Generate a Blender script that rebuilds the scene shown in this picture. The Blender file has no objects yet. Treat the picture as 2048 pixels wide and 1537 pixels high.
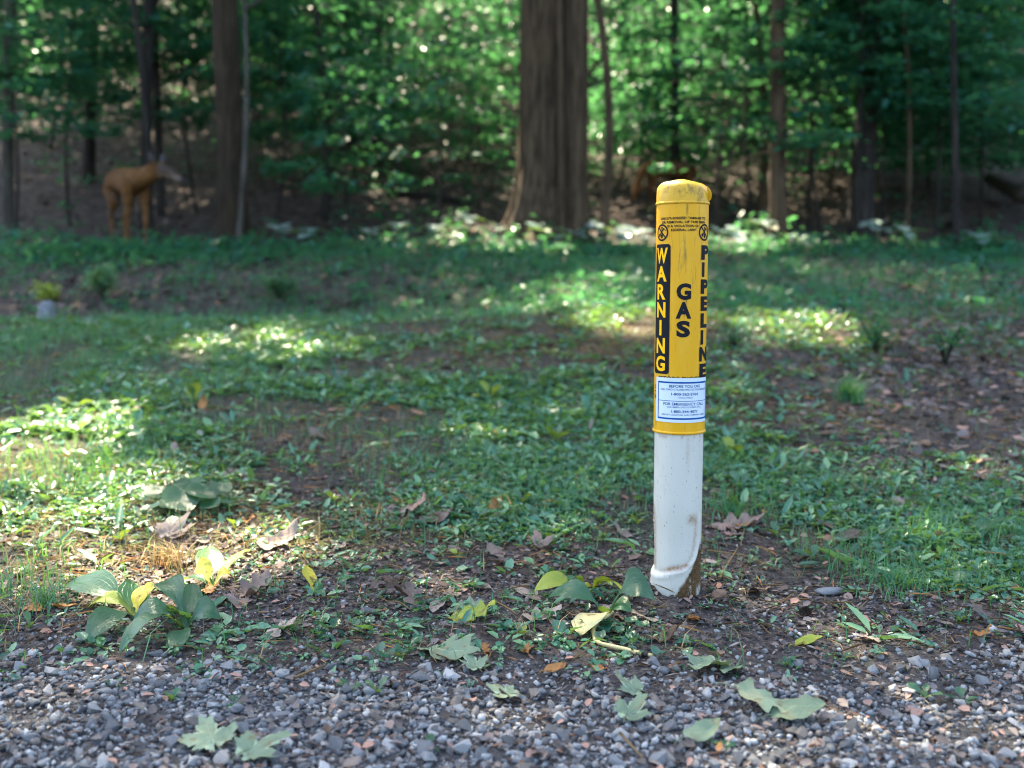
import bpy, bmesh, math, random
import numpy as np
from mathutils import Vector, Matrix

random.seed(7)
rng = np.random.default_rng(11)
S = bpy.context.scene
COL = S.collection
PI = math.pi

# ------------------------------------------------------------------ camera, light, exposure
CAM_H, PITCH, LENS = 0.65, math.radians(5.7), 35.0
cam_d = bpy.data.cameras.new('camera')
cam = bpy.data.objects.new('camera', cam_d)
COL.objects.link(cam)
cam.location = (0, 0, CAM_H)
cam.rotation_euler = (PI / 2 - PITCH, 0, 0)
cam_d.lens = LENS
cam_d.sensor_width = 36
cam_d.clip_start = 0.05
cam_d.clip_end = 500
cam_d.dof.use_dof = True
cam_d.dof.focus_distance = 1.88
cam_d.dof.aperture_fstop = 2.6
S.camera = cam

SUN_EL, SUN_AZ = math.radians(54), math.radians(-24)      # azimuth from +Y (view direction), negative is left
SUN_STRENGTH, SKY_STRENGTH, EXPOSURE = 4.8, 0.115, 2.85
SUNV = np.array([math.sin(SUN_AZ) * math.cos(SUN_EL), math.cos(SUN_AZ) * math.cos(SUN_EL), math.sin(SUN_EL)])
world = bpy.data.worlds.new('World')
S.world = world
world.use_nodes = True
wn = world.node_tree.nodes
wl = world.node_tree.links
sky_n = wn.new('ShaderNodeTexSky')
sky_n.sky_type = 'NISHITA'
sky_n.sun_disc = False
sky_n.sun_elevation = SUN_EL
sky_n.sun_rotation = SUN_AZ
sky_n.dust_density = 3.2
sky_n.ozone_density = 1.0
sky_n.air_density = 1.0
wl.new(sky_n.outputs[0], wn['Background'].inputs[0])
wn['Background'].inputs[1].default_value = SKY_STRENGTH
sun_d = bpy.data.lights.new('sun', 'SUN')
sun_d.energy = SUN_STRENGTH
sun_d.angle = math.radians(0.53)
sun_d.color = (1.0, 0.87, 0.64)
sun = bpy.data.objects.new('sun', sun_d)
COL.objects.link(sun)
sun.rotation_euler = Vector((-SUNV[0], -SUNV[1], -SUNV[2])).to_track_quat('-Z', 'Y').to_euler()
sun.location = (-8, 18, 30)
S.view_settings.view_transform = 'Standard'
S.view_settings.look = 'None'
S.view_settings.gamma = 1
S.view_settings.exposure = EXPOSURE
S.view_settings.use_curve_mapping = False
S.render.engine = 'CYCLES'
cy = S.cycles
cy.use_denoising = True
cy.filter_width = 1.05
cy.max_bounces = 6
cy.diffuse_bounces = 3
cy.glossy_bounces = 2
cy.transmission_bounces = 4
cy.transparent_max_bounces = 6
cy.caustics_reflective = False
cy.caustics_refractive = False
cy.sample_clamp_indirect = 6

# ------------------------------------------------------------------ noise and terrain
def _h(i, j, s):
    v = np.sin(i * 127.1 + j * 311.7 + s * 74.7) * 43758.5453
    return v - np.floor(v)

def vnoise(x, y, s=0):
    xi, yi = np.floor(x), np.floor(y)
    fx, fy = x - xi, y - yi
    fx, fy = fx * fx * (3 - 2 * fx), fy * fy * (3 - 2 * fy)
    a, b = _h(xi, yi, s), _h(xi + 1, yi, s)
    c, d = _h(xi, yi + 1, s), _h(xi + 1, yi + 1, s)
    return (a * (1 - fx) + b * fx) * (1 - fy) + (c * (1 - fx) + d * fx) * fy

def fbm(x, y, f=1.0, o=3, s=0):
    x, y = np.asarray(x, float) * f, np.asarray(y, float) * f
    t, a, n = 0, 1, 0
    for k in range(o):
        t = t + a * vnoise(x, y, s + k * 13)
        n += a
        a *= 0.5
        x, y = x * 2.03 + 3.1, y * 2.03 + 1.7
    return t / n

def sstep(a, b, t):
    t = np.clip((np.asarray(t, float) - a) / (b - a), 0, 1)
    return t * t * (3 - 2 * t)

_PY = np.array([-30, 1.2, 1.7, 2.2, 3, 4, 5, 6, 7.5, 9, 10.5, 12, 13, 14, 16, 18, 25, 40, 90])
_PZ = np.array([-0.1, -0.01, 0, 0.01, .065, .17, .295, .425, .60, .80, 1.0, 1.22, 1.42, 1.72, 2.45, 3.25, 6.3, 12.5, 24])
_fy = np.linspace(-30, 90, 4801)
_fz = np.interp(_fy, _PY, _PZ)
_k = np.hanning(25); _k /= _k.sum()
_fz = np.convolve(np.pad(_fz, 12, mode='edge'), _k, 'valid')

PX, PYY = 0.3385, 2.0                                  # where the marker stands

def H(x, y):
    x, y = np.asarray(x, float), np.asarray(y, float)
    z = np.interp(y, _fy, _fz)
    dip = sstep(5.9, 7.3, y) * (1 - sstep(7.5, 10.0, y))
    z = z - 0.27 * dip * sstep(0.9, -0.9, x)
    z = z + 0.06 * (fbm(x, y, 0.8, 2, 3) - .5) * sstep(2.2, 5, y) + 0.5 * (fbm(x, y, 0.16, 2, 9) - .5) * sstep(12, 18, y)
    z = z + 0.016 * (fbm(x, y, 5, 2, 5) - .5) + 0.006 * (fbm(x, y, 22, 2, 6) - .5)
    d2 = ((x - PX - .02) / .15) ** 2 + ((y - PYY - .06) / .13) ** 2
    z = z + 0.016 * np.exp(-d2)
    z = z + 0.030 * np.exp(-((x - PX + .062) / .030) ** 2 - ((y - PYY + .022) / .034) ** 2) + .012 * np.exp(-((x - PX + .02) / .03) ** 2 - ((y - PYY + .065) / .02) ** 2)
    return z

F = LENS / 36 * 2048
def ray(u, v):
    a, b = (u - 1024) / F, (768.5 - v) / F
    d = np.array([a, math.cos(PITCH) + b * math.sin(PITCH), -math.sin(PITCH) + b * math.cos(PITCH)])
    return d
def gpos(u, v, lift=0.0):
    """the ground point seen at a photo position"""
    d = ray(u, v)
    t = np.concatenate([np.arange(0.9, 6, 0.004), np.arange(6, 60, 0.02)])
    x, y, z = d[0] * t, d[1] * t, CAM_H + d[2] * t
    below = z < H(x, y) + lift
    i = int(np.argmax(below)) if below.any() else len(t) - 1
    return np.array([x[i], y[i], float(H(x[i], y[i]))])
def plane(u, v, z):
    d = ray(u, v)
    t = (z - CAM_H) / d[2]
    return np.array([d[0] * t, d[1] * t, z])
def at_dist(u, v, Y):
    d = ray(u, v); t = Y / d[1]
    return np.array([d[0] * t, Y, CAM_H + d[2] * t])

class Blob:
    """a soft elliptical patch of ground"""
    def __init__(s, u, v, ru, rv, k=1.0):
        c = gpos(u, v)
        s.x, s.y, s.k = c[0], c[1], k
        s.rx = ru * c[1] / F
        s.ry = max(0.03, abs(gpos(u, max(v - rv, 300))[1] - gpos(u, min(v + rv, 1530))[1]) / 2)
    def __call__(s, x, y):
        return s.k * np.exp(-(((x - s.x) / s.rx) ** 2 + ((y - s.y) / s.ry) ** 2))
def blobs(lst):
    bl = [Blob(*a) for a in lst]
    return lambda x, y: np.clip(sum(b(x, y) for b in bl), 0, 1)

bare = blobs([(1400, 1195, 240, 60), (1150, 1180, 160, 50, .8), (850, 1150, 260, 50, .6), (760, 1040, 170, 40, .7), (1190, 715, 130, 40), (1700, 850, 260, 60),
              (1990, 780, 160, 120), (1600, 730, 120, 30, .7), (520, 1230, 260, 50, .5), (1700, 1230, 300, 45, .9), (600, 880, 160, 40, .5),
              (1960, 640, 130, 40, .8), (1500, 1080, 60, 30, .8),
              (300, 1130, 330, 80, .75), (700, 1130, 330, 70, .75), (1080, 1140, 230, 60, .7), (560, 1000, 220, 50, .5), (850, 960, 120, 30, .4), (100, 1240, 150, 40, .6), (900, 740, 120, 25, .5), (420, 760, 120, 25, .5), (1900, 1200, 150, 30, .5)])
grassy = blobs([(1810, 1150, 190, 60), (1700, 1000, 300, 60, .9), (260, 700, 380, 60), (700, 640, 300, 40, .8), (80, 960, 170, 120), (1950, 1060, 160, 80, .8),
                (1250, 560, 350, 40, .9), (1700, 560, 330, 40, .9), (1000, 900, 350, 90, .35), (60, 1170, 90, 70, .7), (1200, 1010, 300, 60, .3), (1500, 960, 90, 60, .5)])
mossy = blobs([(230, 1110, 160, 50), (620, 1060, 200, 50, .8), (1270, 690, 110, 25, .8), (850, 1030, 140, 40, .6), (1640, 830, 180, 25, .5), (90, 1040, 140, 50, .7)])
herby = blobs([(100, 850, 260, 110), (700, 790, 420, 110), (1100, 860, 330, 140), (1000, 1040, 260, 40, .9), (400, 960, 220, 60, .8), (1480, 930, 120, 80, .9),
               (1350, 640, 400, 50, .6), (900, 700, 350, 50, .8), (1500, 620, 200, 40, .6), (1750, 1090, 220, 50, .8), (1980, 1140, 90, 70, .9), (560, 1080, 100, 40, .5), (1100, 1000, 280, 60, .9)])
def gravelly(x, y):
    edge = 1.60 + 0.20 * sstep(.45, 1.2, x) + .05 * sstep(-.3, .2, x) * sstep(.7, .3, x) * -1 + 0.30 * (fbm(x, y, 2.6, 3, 21) - .5)
    return 1 - sstep(-.16, .16, y - edge)
def pathy(x, y):      # the trodden stony strip at the right
    c = 2.25 + .17 * (y - 4)
    return np.exp(-((x - c) / .55) ** 2) * sstep(2.2, 3.2, y) * (1 - sstep(7.5, 9, y))

# sunlit spots: where the photograph shows sun on the ground, the crowns above have gaps
SUNSPOTS = [Blob(*a) for a in [
    (420, 1125, 110, 75), (330, 1180, 100, 40), (70, 900, 140, 80), (110, 1010, 190, 80, .95), (30, 1110, 80, 50, .8), (200, 1110, 130, 40, .8), (520, 1110, 120, 40, .7), (700, 1150, 160, 40, .45), (1270, 640, 110, 22),
    (1150, 578, 130, 10, .8), (1130, 612, 110, 12, .8), (1600, 655, 110, 26, .9), (540, 690, 160, 28, .9), (250, 700, 60, 12, .5), (1060, 484, 170, 26), (1240, 486, 90, 24), (935, 462, 60, 14),
    (1880, 615, 100, 12, .6), (1550, 488, 90, 18), (1780, 494, 90, 16, .9), (1480, 500, 60, 12), (800, 492, 90, 14, .8), (850, 640, 120, 14, .5), (620, 650, 60, 10, .6), 
    (1900, 1180, 60, 20, .2), (780, 400, 60, 20, .7), (330, 270, 70, 25, .6), (860, 880, 140, 40, .3), (1500, 840, 90, 30, .3)]]

# openings in the high crowns through which the sun reaches the undergrowth
SHAFTS = [(at_dist(u, v, d), r_, k_) for u, v, d, r_, k_ in [
    (235, 345, 11.6, .22, .6),    (930, 60, 18, 1.3, .9), (800, 130, 16, .8, .7), (1010, 190, 16, .7, .9), (960, 130, 21, 1.0, .9), (1290, 110, 17, 2.1, .95), (1400, 60, 22, 2.2, .95), (1225, 200, 18, 1.3, .95), (1450, 150, 18, 1.0, .8), (1340, 220, 15, .8, .9), (1240, 320, 14, .6, .8),
    (1400, 70, 20, 1.3, .8), (1480, 200, 16, .9, .6), (700, 60, 22, 1.4, .7), (600, 90, 17, .8, .6), (60, 170, 11.3, .35, .9), (560, 30, 20, .9, .6), (1650, 130, 16, .8, .5), (1720, 230, 13, .5, .5),
    (860, 260, 15, .6, .6), (1530, 60, 19, .8, .5), (1000, 450, 11, .4, .9), (170, 240, 13, .5, .5), (330, 265, 15, .5, .8), (1800, 60, 18, .8, .4), (1950, 260, 14, .4, .4), (480, 130, 14, .4, .5)]]

# ------------------------------------------------------------------ materials
class NT:
    def __init__(s, name):
        s.m = bpy.data.materials.new(name)
        s.m.use_nodes = True
        s.n, s.l = s.m.node_tree.nodes, s.m.node_tree.links
        s.p = s.n['Principled BSDF']
        s.out = s.n['Material Output']
    def new(s, t, **k):
        nd = s.n.new(t)
        for a, b in k.items():
            setattr(nd, a, b)
        return nd
    def link(s, a, b):
        s.l.new(a, b)
    def coord(s, kind='Object'):
        return s.new('ShaderNodeTexCoord').outputs[kind]
    def mapped(s, vec, scale=(1, 1, 1), loc=(0, 0, 0)):
        m = s.new('ShaderNodeMapping')
        m.inputs['Scale'].default_value = scale
        m.inputs['Location'].default_value = loc
        s.link(vec, m.inputs['Vector'])
        return m.outputs[0]
    def noise(s, vec, scale=5, detail=4, rough=.55):
        n = s.new('ShaderNodeTexNoise')
        n.inputs['Scale'].default_value = scale
        n.inputs['Detail'].default_value = detail
        n.inputs['Roughness'].default_value = rough
        if vec is not None:
            s.link(vec, n.inputs['Vector'])
        return n.outputs['Fac']
    def voronoi(s, vec, scale=5, feature='F1', out='Distance'):
        n = s.new('ShaderNodeTexVoronoi', feature=feature)
        n.inputs['Scale'].default_value = scale
        s.link(vec, n.inputs['Vector'])
        return n.outputs[out]
    def attr(s, name, out='Fac'):
        n = s.new('ShaderNodeAttribute', attribute_name=name)
        return n.outputs[out]
    def ramp(s, fac, stops):
        r = s.new('ShaderNodeValToRGB')
        e = r.color_ramp.elements
        while len(e) < len(stops):
            e.new(.5)
        for el, (p, c) in zip(e, stops):
            el.position = p
            el.color = (c, c, c, 1) if not hasattr(c, '__len__') else (*c, 1)
        s.link(fac, r.inputs[0])
        return r.outputs[0]
    def mix(s, fac, a, b, mode='MIX'):
        m = s.new('ShaderNodeMix', data_type='RGBA', blend_type=mode)
        for sock, val in ((m.inputs[0], fac), (m.inputs[6], a), (m.inputs[7], b)):
            if hasattr(val, 'is_linked'):
                s.link(val, sock)
            elif hasattr(val, '__len__'):
                sock.default_value = (*val, 1)
            else:
                sock.default_value = val
        return m.outputs[2]
    def math(s, op, a, b=0.0, clamp=False):
        m = s.new('ShaderNodeMath', operation=op, use_clamp=clamp)
        for sock, val in ((m.inputs[0], a), (m.inputs[1], b)):
            if hasattr(val, 'is_linked'):
                s.link(val, sock)
            else:
                sock.default_value = val
        return m.outputs[0]
    def base(s, c):
        if hasattr(c, 'is_linked'):
            s.link(c, s.p.inputs['Base Color'])
        else:
            s.p.inputs['Base Color'].default_value = (*c, 1)
    def setp(s, **k):
        for a, v in k.items():
            i = s.p.inputs[a.replace('_', ' ')]
            if hasattr(v, 'is_linked'):
                s.link(v, i)
            else:
                i.default_value = v
    def bump(s, h, strength=.4, dist=.01):
        b = s.new('ShaderNodeBump')
        b.inputs['Strength'].default_value = strength
        b.inputs['Distance'].default_value = dist
        s.link(h, b.inputs['Height'])
        s.link(b.outputs[0], s.p.inputs['Normal'])

def leaf_material(name, ca, cb, ct, trans=.4, rough=.42, spec=.5, nscale=30, vein=0, spots=None):
    t = NT(name)
    o = t.coord('Object')
    nz = t.noise(o, nscale, 3)
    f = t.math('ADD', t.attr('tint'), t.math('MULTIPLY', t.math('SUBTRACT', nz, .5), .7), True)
    c = t.ramp(f, [(0, ca), (.75, cb), (1, tuple(min(1, x * k_) for x, k_ in zip(cb, (2.3, 1.5, 1.15))))])  # last stop paler and yellower, a sunlit tone put into the colour
    if spots:
        sp = t.ramp(t.noise(o, nscale * 2.2, 5, .65), [(.56, 0.0), (.66, 1.0)])
        c = t.mix(sp, c, spots)
    t.base(c)
    t.setp(Roughness=rough)
    t.p.inputs['Specular IOR Level'].default_value = spec
    if vein:
        rb = t.math('ABSOLUTE', t.math('SINE', t.math('MULTIPLY', t.attr('rib'), vein)))
        line = t.ramp(rb, [(0.0, 1.0), (.16, 0.0)])
        c = t.mix(t.math('MULTIPLY', line, .45), c, tuple(min(.8, x * 1.9 + .02) for x in cb))
        t.base(c)
        t.bump(t.math('ADD', t.math('MULTIPLY', line, -.8), t.noise(o, nscale * 7, 3)), .45, .003)
    else:
        t.bump(t.noise(o, nscale * 6, 2), .15, .002)
    tr = t.new('ShaderNodeBsdfTranslucent')
    tc = t.mix(f, tuple(x * .7 for x in ct), ct)
    t.link(tc, tr.inputs['Color'])
    mx = t.new('ShaderNodeMixShader')
    mx.inputs[0].default_value = trans
    t.link(t.p.outputs[0], mx.inputs[1])
    t.link(tr.outputs[0], mx.inputs[2])
    t.link(mx.outputs[0], t.out.inputs['Surface'])
    return t.m

M = {}
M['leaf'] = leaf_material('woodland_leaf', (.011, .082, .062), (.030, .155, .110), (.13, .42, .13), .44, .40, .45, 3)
M['canopy'] = leaf_material('canopy_leaf', (.016, .070, .045), (.04, .13, .065), (.14, .26, .04), .34, .45, .4, 3)
M['herb'] = leaf_material('herb_leaf', (.010, .078, .048), (.085, .245, .155), (.24, .44, .06), .32, .31, .55, 25)  # wide dark to pale range, sky glints put into the colour
M['plantain'] = leaf_material('plantain_leaf', (.015, .085, .048), (.050, .155, .080), (.34, .46, .03), .34, .33, .5, 20, 9.4)
M['grass'] = leaf_material('grass_blade', (.018, .125, .074), (.070, .220, .120), (.20, .46, .06), .38, .42, .35, 15)
M['drygrass'] = leaf_material('dry_straw', (.22, .14, .06), (.38, .28, .13), (.3, .2, .08), .25, .6, .3, 15)
M['woodherb'] = leaf_material('glare_pale_woodland_leaf', (.11, .20, .16), (.29, .38, .34), (.2, .34, .06), .30, .28, .6, 6, 9.4)  # glossy leaf, its white sun glare put into the pale base colour
M['brownleaf'] = leaf_material('dead_brown_leaf', (.085, .058, .046), (.23, .17, .14), (.12, .06, .03), .15, .62, .3, 25, 3.1416, spots=(.06, .035, .025))
M['darkleaf'] = leaf_material('dead_dark_leaf', (.045, .026, .018), (.10, .06, .042), (.10, .04, .02), .12, .55, .3, 25, 3.1416, spots=(.03, .02, .015))
M['tanleaf'] = leaf_material('dead_tan_leaf', (.22, .165, .13), (.36, .29, .24), (.2, .13, .07), .2, .65, .3, 25, 3.1416, spots=(.13, .085, .06))
M['orangeleaf'] = leaf_material('dead_orange_leaf', (.26, .10, .025), (.40, .19, .06), (.3, .12, .02), .2, .6, .3, 25, 3.1416, spots=(.10, .045, .02))
M['paleleaf'] = leaf_material('fallen_pale_green_leaf', (.12, .185, .115), (.25, .32, .20), (.2, .26, .08), .2, .6, .3, 18, 3.1416, spots=(.20, .16, .08))
M['yellowleaf'] = leaf_material('yellow_green_leaf', (.17, .24, .03), (.30, .36, .05), (.35, .42, .03), .3, .5, .4, 18, 3.1416, spots=(.16, .10, .03))
M['greylitter'] = leaf_material('grey_leaf_litter', (.035, .027, .024), (.19, .158, .145), (.10, .06, .04), .1, .65, .3, 4)
M['thatch'] = leaf_material('dead_grass_straw', (.075, .038, .018), (.34, .235, .11), (.2, .13, .05), .2, .65, .3, 8)
M['litter'] = leaf_material('leaf_litter_mix', (.030, .020, .016), (.15, .105, .088), (.10, .05, .03), .1, .6, .3, 2)

def soil_material():
    t = NT('forest_ground')
    o = t.coord('Object')
    big = t.noise(o, 1.3, 4)
    fine = t.noise(o, 55, 6, .7)
    crumb = t.voronoi(o, 130)
    soil = t.ramp(fine, [(.3, (.018, .014, .013)), (.5, (.070, .056, .049)), (.72, (.19, .16, .14))])
    fines = t.ramp(t.noise(o, 140, 4, .7), [(.3, (.022, .022, .023)), (.6, (.085, .086, .088)), (.8, (.19, .19, .185))])
    lit = t.ramp(t.noise(t.mapped(o, (9, 9, 9)), 1, 4, .7), [(.32, (.016, .011, .009)), (.5, (.055, .037, .030)), (.7, (.13, .095, .08))])
    moss = t.ramp(t.noise(o, 60, 4, .6), [(.3, (.045, .055, .012)), (.7, (.17, .17, .035))])
    c = t.mix(t.attr('litter'), soil, lit)
    c = t.mix(t.math('MULTIPLY', t.attr('gravel'), .85), c, fines)
    c = t.mix(t.math('MULTIPLY', t.attr('moss'), t.ramp(t.noise(o, 14, 4), [(.4, 0.0), (.55, 1.0)])), c, moss)
    c = t.mix(t.math('MULTIPLY', t.attr('green'), .40), c, t.ramp(fine, [(.3, (.018, .030, .014)), (.7, (.045, .07, .03))]))
    t.base(c)
    t.setp(Roughness=.9)
    t.p.inputs['Specular IOR Level'].default_value = .25
    t.bump(t.math('ADD', t.math('MULTIPLY', crumb, -.5), fine), .9, .012)
    return t.m
M['ground'] = soil_material()

def stone_material(name, stops, sc=60, rough=.75):
    t = NT(name)
    o = t.coord('Object')
    oi = t.new('ShaderNodeObjectInfo').outputs['Random']
    f = t.math('FRACT', t.math('ADD', t.attr('tint'), oi))
    c = t.ramp(f, stops)
    n = t.noise(o, sc, 6, .7)
    c = t.mix(.75, c, t.ramp(n, [(.28, .30), (.45, .8), (.6, 1.15), (.75, 1.6)]), 'MULTIPLY')
    t.base(c)
    t.setp(Roughness=rough)
    t.p.inputs['Specular IOR Level'].default_value = .35
    t.bump(n, .5, .004)
    return t.m
M['gravel'] = stone_material('grey_limestone_gravel', [(0, (.085, .087, .088)), (.3, (.155, .158, .160)), (.62, (.25, .255, .255)), (.80, (.45, .445, .42)), (.9, (.21, .18, .15)), (1, (.12, .108, .095))], 150)
M['clod'] = stone_material('dark_soil_crumb', [(0, (.022, .018, .016)), (.5, (.060, .048, .041)), (.8, (.12, .095, .08)), (.9, (.22, .20, .18)), (1, (.10, .06, .04))], 200, .9)
M['rock'] = stone_material('brown_sandstone', [(0, (.26, .155, .095)), (1, (.30, .185, .12))], 40, .7)
M['debris'] = stone_material('reddish_debris', [(0, (.05, .028, .02)), (.35, (.13, .07, .045)), (.6, (.20, .10, .055)), (.8, (.26, .20, .15)), (1, (.32, .29, .25))], 60, .8)

def bark_material(name, ca, cb, sc=1.0, lichen=None):
    t = NT(name)
    o = t.coord('Object')
    v = t.mapped(o, (14 * sc, 14 * sc, 1.6 * sc))
    n = t.noise(v, 1.6, 6, .65)
    c = t.ramp(n, [(.33, tuple(x * .22 for x in ca)), (.47, ca), (.68, cb)])
    if lichen:
        c = t.mix(t.ramp(t.noise(o, 5 * sc, 5, .65), [(.55, 0.0), (.68, .8)]), c, lichen)
    t.base(c)
    t.setp(Roughness=.85)
    t.p.inputs['Specular IOR Level'].default_value = .25
    t.bump(n, 1.0, .05 / sc)
    return t.m
M['bark_big'] = bark_material('ridged_brown_bark', (.066, .042, .022), (.130, .088, .050))
M['bark_mid'] = bark_material('dark_brown_bark', (.034, .023, .013), (.072, .049, .029))
M['bark_red'] = bark_material('reddish_brown_bark', (.064, .041, .022), (.125, .084, .048))
M['bark_grey'] = bark_material('smooth_grey_bark', (.070, .060, .048), (.12, .105, .088), 1.6, (.12, .13, .10))
M['bark_dark'] = bark_material('dark_bark', (.022, .018, .015), (.050, .042, .034))  # very dark grey brown bark colour
M['twig'] = bark_material('dry_twig', (.16, .12, .095), (.28, .22, .18), 8)
M['wood_pale'] = bark_material('weathered_pale_wood', (.20, .21, .22), (.33, .345, .35), 3)

# ------------------------------------------------------------------ mesh helpers
def new_mesh(name, verts, faces, mat=None, smooth=False, parent=None, attrs=None):
    me = bpy.data.meshes.new(name)
    me.from_pydata([tuple(map(float, v)) for v in verts], [], [tuple(map(int, f)) for f in faces])
    if smooth:
        me.polygons.foreach_set('use_smooth', np.ones(len(me.polygons), bool))
    if mat is not None:
        me.materials.append(mat)
    if attrs:
        for k, (dom, arr) in attrs.items():
            a = me.attributes.new(k, 'FLOAT', dom)
            a.data.foreach_set('value', np.asarray(arr, np.float32))
    me.update()
    ob = bpy.data.objects.new(name, me)
    COL.objects.link(ob)
    if parent is not None:
        ob.parent = parent
    return ob

def np_mesh(name, V, quads=None, tris=None, mat=None, smooth=False, attrs=None, parent=None):
    """big meshes straight from arrays"""
    me = bpy.data.meshes.new(name)
    V = np.asarray(V, np.float32).reshape(-1, 3)
    me.vertices.add(len(V))
    me.vertices.foreach_set('co', V.ravel())
    li, st, n = [], [], 0
    if quads is not None and len(quads):
        q = np.asarray(quads, np.int32).reshape(-1, 4)
        li.append(q.ravel()); st.append(np.arange(len(q)) * 4); n = len(q) * 4
    if tris is not None and len(tris):
        q = np.asarray(tris, np.int32).reshape(-1, 3)
        li.append(q.ravel()); st.append(n + np.arange(len(q)) * 3)
    li, st = np.concatenate(li).astype(np.int32), np.concatenate(st).astype(np.int32)
    me.loops.add(len(li)); me.loops.foreach_set('vertex_index', li)
    me.polygons.add(len(st)); me.polygons.foreach_set('loop_start', st)
    me.update(calc_edges=True)
    if smooth:
        me.polygons.foreach_set('use_smooth', np.ones(len(st), bool))
    if attrs:
        for k, (dom, arr) in attrs.items():
            a = me.attributes.new(k, 'FLOAT', dom)
            a.data.foreach_set('value', np.asarray(arr, np.float32))
    if mat is not None:
        me.materials.append(mat)
    me.validate()
    ob = bpy.data.objects.new(name, me)
    COL.objects.link(ob)
    if parent is not None:
        ob.parent = parent
    return ob

def tag(o, label=None, cat=None, group=None, kind=None):
    for k, v in (('label', label), ('category', cat), ('group', group), ('kind', kind)):
        if v:
            o[k] = v
    return o
def thing(name, loc, label, cat, group=None):
    o = bpy.data.objects.new(name, None)
    COL.objects.link(o)
    o.location = [float(c) for c in loc]
    o.empty_display_size = .05
    return tag(o, label, cat, group)

def unit(a):
    return a / np.maximum(np.linalg.norm(a, axis=-1, keepdims=True), 1e-9)

def leaf_arrays(P, A, N, L, W, fold=.12, droop=.15):
    """six-point folded leaves: base P, direction A, normal N, length L, width W"""
    A = unit(A); B = unit(np.cross(N, A)); N = np.cross(A, B)
    L, W = L[:, None], W[:, None]
    v = np.empty((len(P), 6, 3))
    v[:, 0] = P
    v[:, 1] = P + A * L * .30 + B * W * .46 + N * W * fold
    v[:, 2] = P + A * L * .70 + B * W * .40 + N * (W * fold - L * droop * .5)
    v[:, 3] = P + A * L - N * L * droop
    v[:, 4] = P + A * L * .70 - B * W * .40 + N * (W * fold - L * droop * .5)
    v[:, 5] = P + A * L * .30 - B * W * .46 + N * W * fold
    return v
def leaf_mesh(name, P, A, N, L, W, mat, tint, parent=None, fold=.12, droop=.15):
    v = leaf_arrays(P, A, N, L, W, fold, droop)
    n = len(P)
    b = np.arange(n)[:, None] * 6
    q = np.concatenate([b + np.array([[0, 3, 2, 1]]), b + np.array([[0, 5, 4, 3]])], 1).reshape(-1, 4)
    return np_mesh(name, v, quads=q, mat=mat, attrs={'tint': ('FACE', np.repeat(tint, 2))}, parent=parent)

def tube(pts, rads, seg=10, closed=True, wob=None):
    pts = [Vector(p) for p in pts]
    V, Fc = [], []
    for i, p in enumerate(pts):
        d = (pts[min(i + 1, len(pts) - 1)] - pts[max(i - 1, 0)]).normalized()
        a = d.orthogonal() if i == 0 else (a - d * a.dot(d))
        a = a.normalized(); b = d.cross(a)
        for k in range(seg):
            th = 2 * PI * k / seg
            r = rads[i] * (1 if wob is None else wob(th, i))
            V.append(p + a * (math.cos(th) * r) + b * (math.sin(th) * r))
    for i in range(len(pts) - 1):
        for k in range(seg):
            k2 = (k + 1) % seg
            Fc.append((i * seg + k, i * seg + k2, (i + 1) * seg + k2, (i + 1) * seg + k))
    if closed:
        Fc.append(tuple(range(seg - 1, -1, -1)))
        n = (len(pts) - 1) * seg
        Fc.append(tuple(n + k for k in range(seg)))
    return V, Fc
def merge(parts):
    V, Fc = [], []
    for v, f in parts:
        b = len(V)
        V += list(v); Fc += [tuple(i + b for i in q) for q in f]
    return V, Fc

def in_sunspot(P):
    """probability that sun through point P should reach one of the sunlit spots"""
    k = np.zeros(len(P))
    g = P.copy()
    for _ in range(5):
        t = (g[:, 2] - H(g[:, 0], g[:, 1])) / SUNV[2]
        g = g - SUNV * t[:, None]
    for b in SUNSPOTS:
        pad = .09 if b.y < 3.2 else .12
        d = ((g[:, 0] - b.x) / (b.rx * 1.05 + pad)) ** 2 + ((g[:, 1] - b.y) / (b.ry * 1.05 + pad)) ** 2
        k = np.maximum(k, b.k * (d < 1 + .5 * (rng.random(len(P)) - .5)))
    for (c, r_, kk) in SHAFTS:
        w = P - c
        al = w @ SUNV
        dist = np.linalg.norm(w - al[:, None] * SUNV, axis=1)
        k = np.maximum(k, kk * ((al > 1.2) & (dist < r_ * 1.05)))
    return k
def thin(P):
    return rng.random(len(P)) > in_sunspot(P)

# ------------------------------------------------------------------ ground
def lines(segs):
    out = []
    for a, b, d in segs:
        out.append(np.arange(a, b, d))
    return np.concatenate(out + [[segs[-1][1]]])
gx = lines([(-50, -14, 1.2), (-14, -5, .2), (-5, -1.6, .055), (-1.6, 1.9, .018), (1.9, 5.2, .055), (5.2, 14, .2), (14, 50, 1.2)])
gy = lines([(-18, .2, 1.3), (.2, .9, .1), (.9, 3.0, .014), (3, 6.2, .04), (6.2, 14, .12), (14, 40, .4), (40, 85, 1.5)])
X, Y = np.meshgrid(gx, gy)
Zg = H(X, Y)
nx, ny = len(gx), len(gy)
idx = np.arange(nx * ny).reshape(ny, nx)
q = np.stack([idx[:-1, :-1], idx[:-1, 1:], idx[1:, 1:], idx[1:, :-1]], -1).reshape(-1, 4)
xr, yr = X.ravel(), Y.ravel()
grv = np.clip(gravelly(xr, yr) + .35 * pathy(xr, yr), 0, 1)
grn = np.clip(.9 * herby(xr, yr) + .9 * grassy(xr, yr) - 1.2 * bare(xr, yr), 0, 1) * (1 - grv) * (1 - sstep(10.3, 11.2, yr))
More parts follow.
